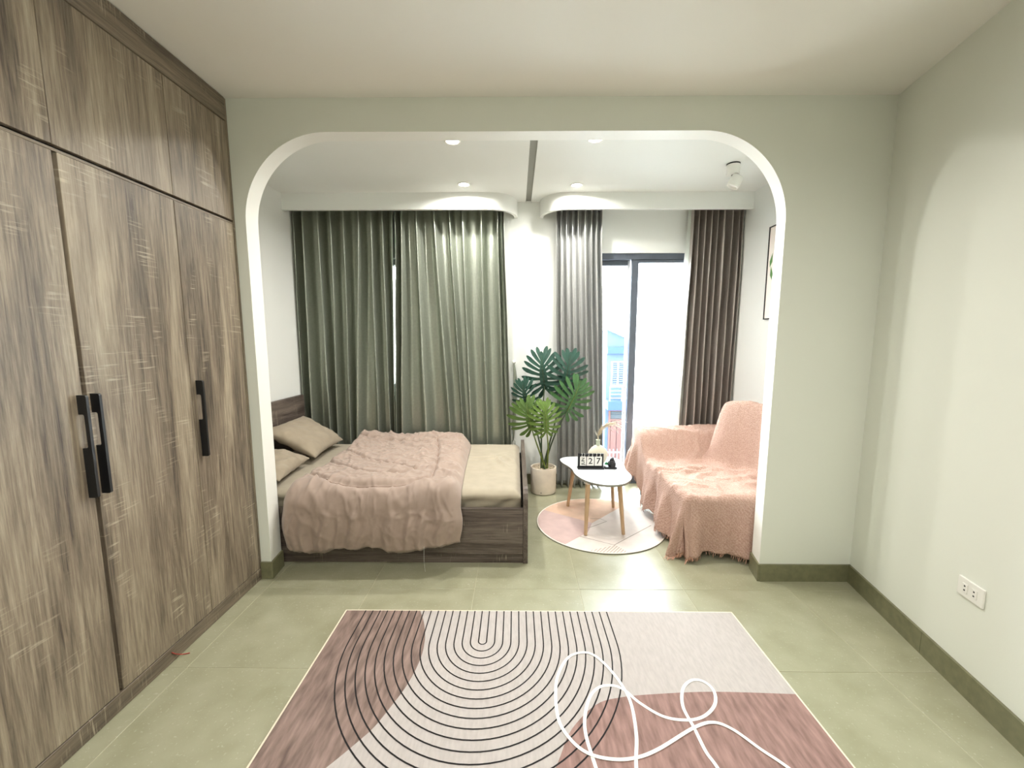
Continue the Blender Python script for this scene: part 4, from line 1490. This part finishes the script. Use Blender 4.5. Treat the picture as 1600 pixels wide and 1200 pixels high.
o = build('fringe', m_, 'throw_fringe', th); o['kind'] = 'stuff'

# ------------------------------------------------------------------ picture on the alcove's right wall
pc = thing('framed_picture', (XAR, 3.27, 1.60), 'tall framed print of green leaves on the wall above the sofa', 'picture')
py0, py1, pz0, pz1 = 3.03, 3.53, 1.600, 2.330
m_ = MB(); m_.box(XAR - .014, XAR - .001, py0 + .006, py1 - .006, pz0 + .006, pz1 - .006); build('print', m_, 'picture_paper', pc)
for a in [(py0, py1, pz0, pz0 + .008), (py0, py1, pz1 - .008, pz1), (py0, py0 + .008, pz0 + .008, pz1 - .008), (py1 - .008, py1, pz0 + .008, pz1 - .008)]:
    m_ = MB(); m_.box(XAR - .020, XAR - .001, a[0], a[1], a[2], a[3]); build('frame_bar', m_, 'black_metal', pc)
rnd = random.Random(3)
for k in range(14):
    yy = 3.28 + .20 * (k % 7 - 3) / 3 + rnd.uniform(-.02, .02); zz = 2.0 + (.055 if k < 7 else -.055) + rnd.uniform(-.02, .02)
    a = rnd.uniform(.6, 2.4); l_ = .055
    d = Vector((0, math.cos(a), math.sin(a))); s = Vector((0, -d.z, d.y)) * .018
    p = Vector((XAR - .0146, yy, zz))
    m_ = MB(); m_.prism([p - d * l_, p - d * l_ * .2 + s, p + d * l_, p - d * l_ * .2 - s], (-.0006, 0, 0))
    build('printed_leaf', m_, 'picture_green', pc)

# ------------------------------------------------------------------ large rug
rg = thing('area_rug', (.12, .8, 0), 'large rug with black arch lines, brown and rose fields and a white scribble', 'rug')
rx0, rx1, ry1, ry0 = -.905, 1.144, 2.078, -.90
m_ = MB(); m_.box(rx0, rx1, ry0, ry1, .001, .007, .002, 1); build('border', m_, 'rug_edge', rg)
e_ = .010
m_ = MB(); m_.box(rx0 + e_, rx1 - e_, ry0 + e_, ry1 - e_, .006, .0085); build('pile', m_, 'rug_cream', rg)
def flat(name, pts, matname, z=.0087):
    m_ = MB(); m_.prism([(p[0], p[1], z - .001) for p in pts], (0, 0, .001))
    build(name, m_, matname, rg)
bl = [(-.505, ry1 - e_), (-.465, 1.973), (-.437, 1.869), (-.427, 1.764), (-.434, 1.669), (-.456, 1.566), (-.492, 1.467), (-.523, 1.392), (-.561, 1.335), (-.636, 1.238), (-.73, 1.13), (-.895, .98)]
bl = [(p.x, p.y) for p in catmull([(a, b, 0) for a, b in bl], 5)]
flat('brown_field', bl + [(rx0 + e_, ry1 - e_)], 'rug_brown')
pk = [(.06, .9), (.10, 1.15), (.156, 1.289), (.211, 1.393), (.317, 1.495), (.417, 1.529), (.564, 1.547), (.808, 1.561), (rx1 - e_, 1.552)]
pk = [(p.x, p.y) for p in catmull([(a, b, 0) for a, b in pk], 5)]
flat('rose_field', pk + [(rx1 - e_, .4), (.30, .4)], 'rug_rose')
axc, ayc = -.157, 1.841
for k in range(17):
    r1 = .019 + .0386 * k; r2 = .019 + .0437 * k
    pts = [(axc - r1, ry1 - e_)] + [(axc - r1, lerp(ry1 - e_, ayc, t / 4)) for t in range(1, 4)]
    n = 20 + 2 * k
    pts += [(axc - r1 * math.cos(PI * t / n), ayc - r2 * math.sin(PI * t / n)) for t in range(n + 1)]
    pts += [(axc + r1, lerp(ayc, ry1 - e_, t / 4)) for t in range(1, 5)]
    m_ = MB(); m_.ribbon(pts, .0058, .0092)
    build('arch_line', m_, 'rug_line_black', rg)
W1 = [(.29, 1.10), (.27, 1.247), (.256, 1.362), (.265, 1.442), (.3, 1.532), (.349, 1.58), (.407, 1.587), (.449, 1.562), (.489, 1.506), (.561, 1.445), (.644, 1.429), (.718, 1.446), (.784, 1.499), (.81, 1.565), (.79, 1.611), (.744, 1.618), (.689, 1.574), (.655, 1.489), (.66, 1.397), (.663, 1.307), (.677, 1.25), (.70, 1.1)]
W2 = [(.385, 1.10), (.405, 1.248), (.438, 1.364), (.455, 1.496), (.441, 1.591), (.404, 1.686), (.357, 1.755), (.306, 1.772), (.24, 1.742), (.186, 1.651), (.163, 1.549), (.163, 1.425), (.198, 1.346), (.252, 1.296), (.329, 1.276), (.411, 1.281), (.501, 1.313), (.66, 1.397), (.742, 1.419), (.8, 1.39), (.858, 1.316), (.913, 1.252), (1.0, 1.12)]
for q, W_ in enumerate((W1, W2)):
    p = [(v.x, v.y) for v in catmull([(a, b, 0) for a, b in W_], 8)]
    m_ = MB(); m_.ribbon(p, .0125, .0096 + .0012 * q, .0009)
    build('scribble_line', m_, 'rug_line_white', rg, recalc=False)
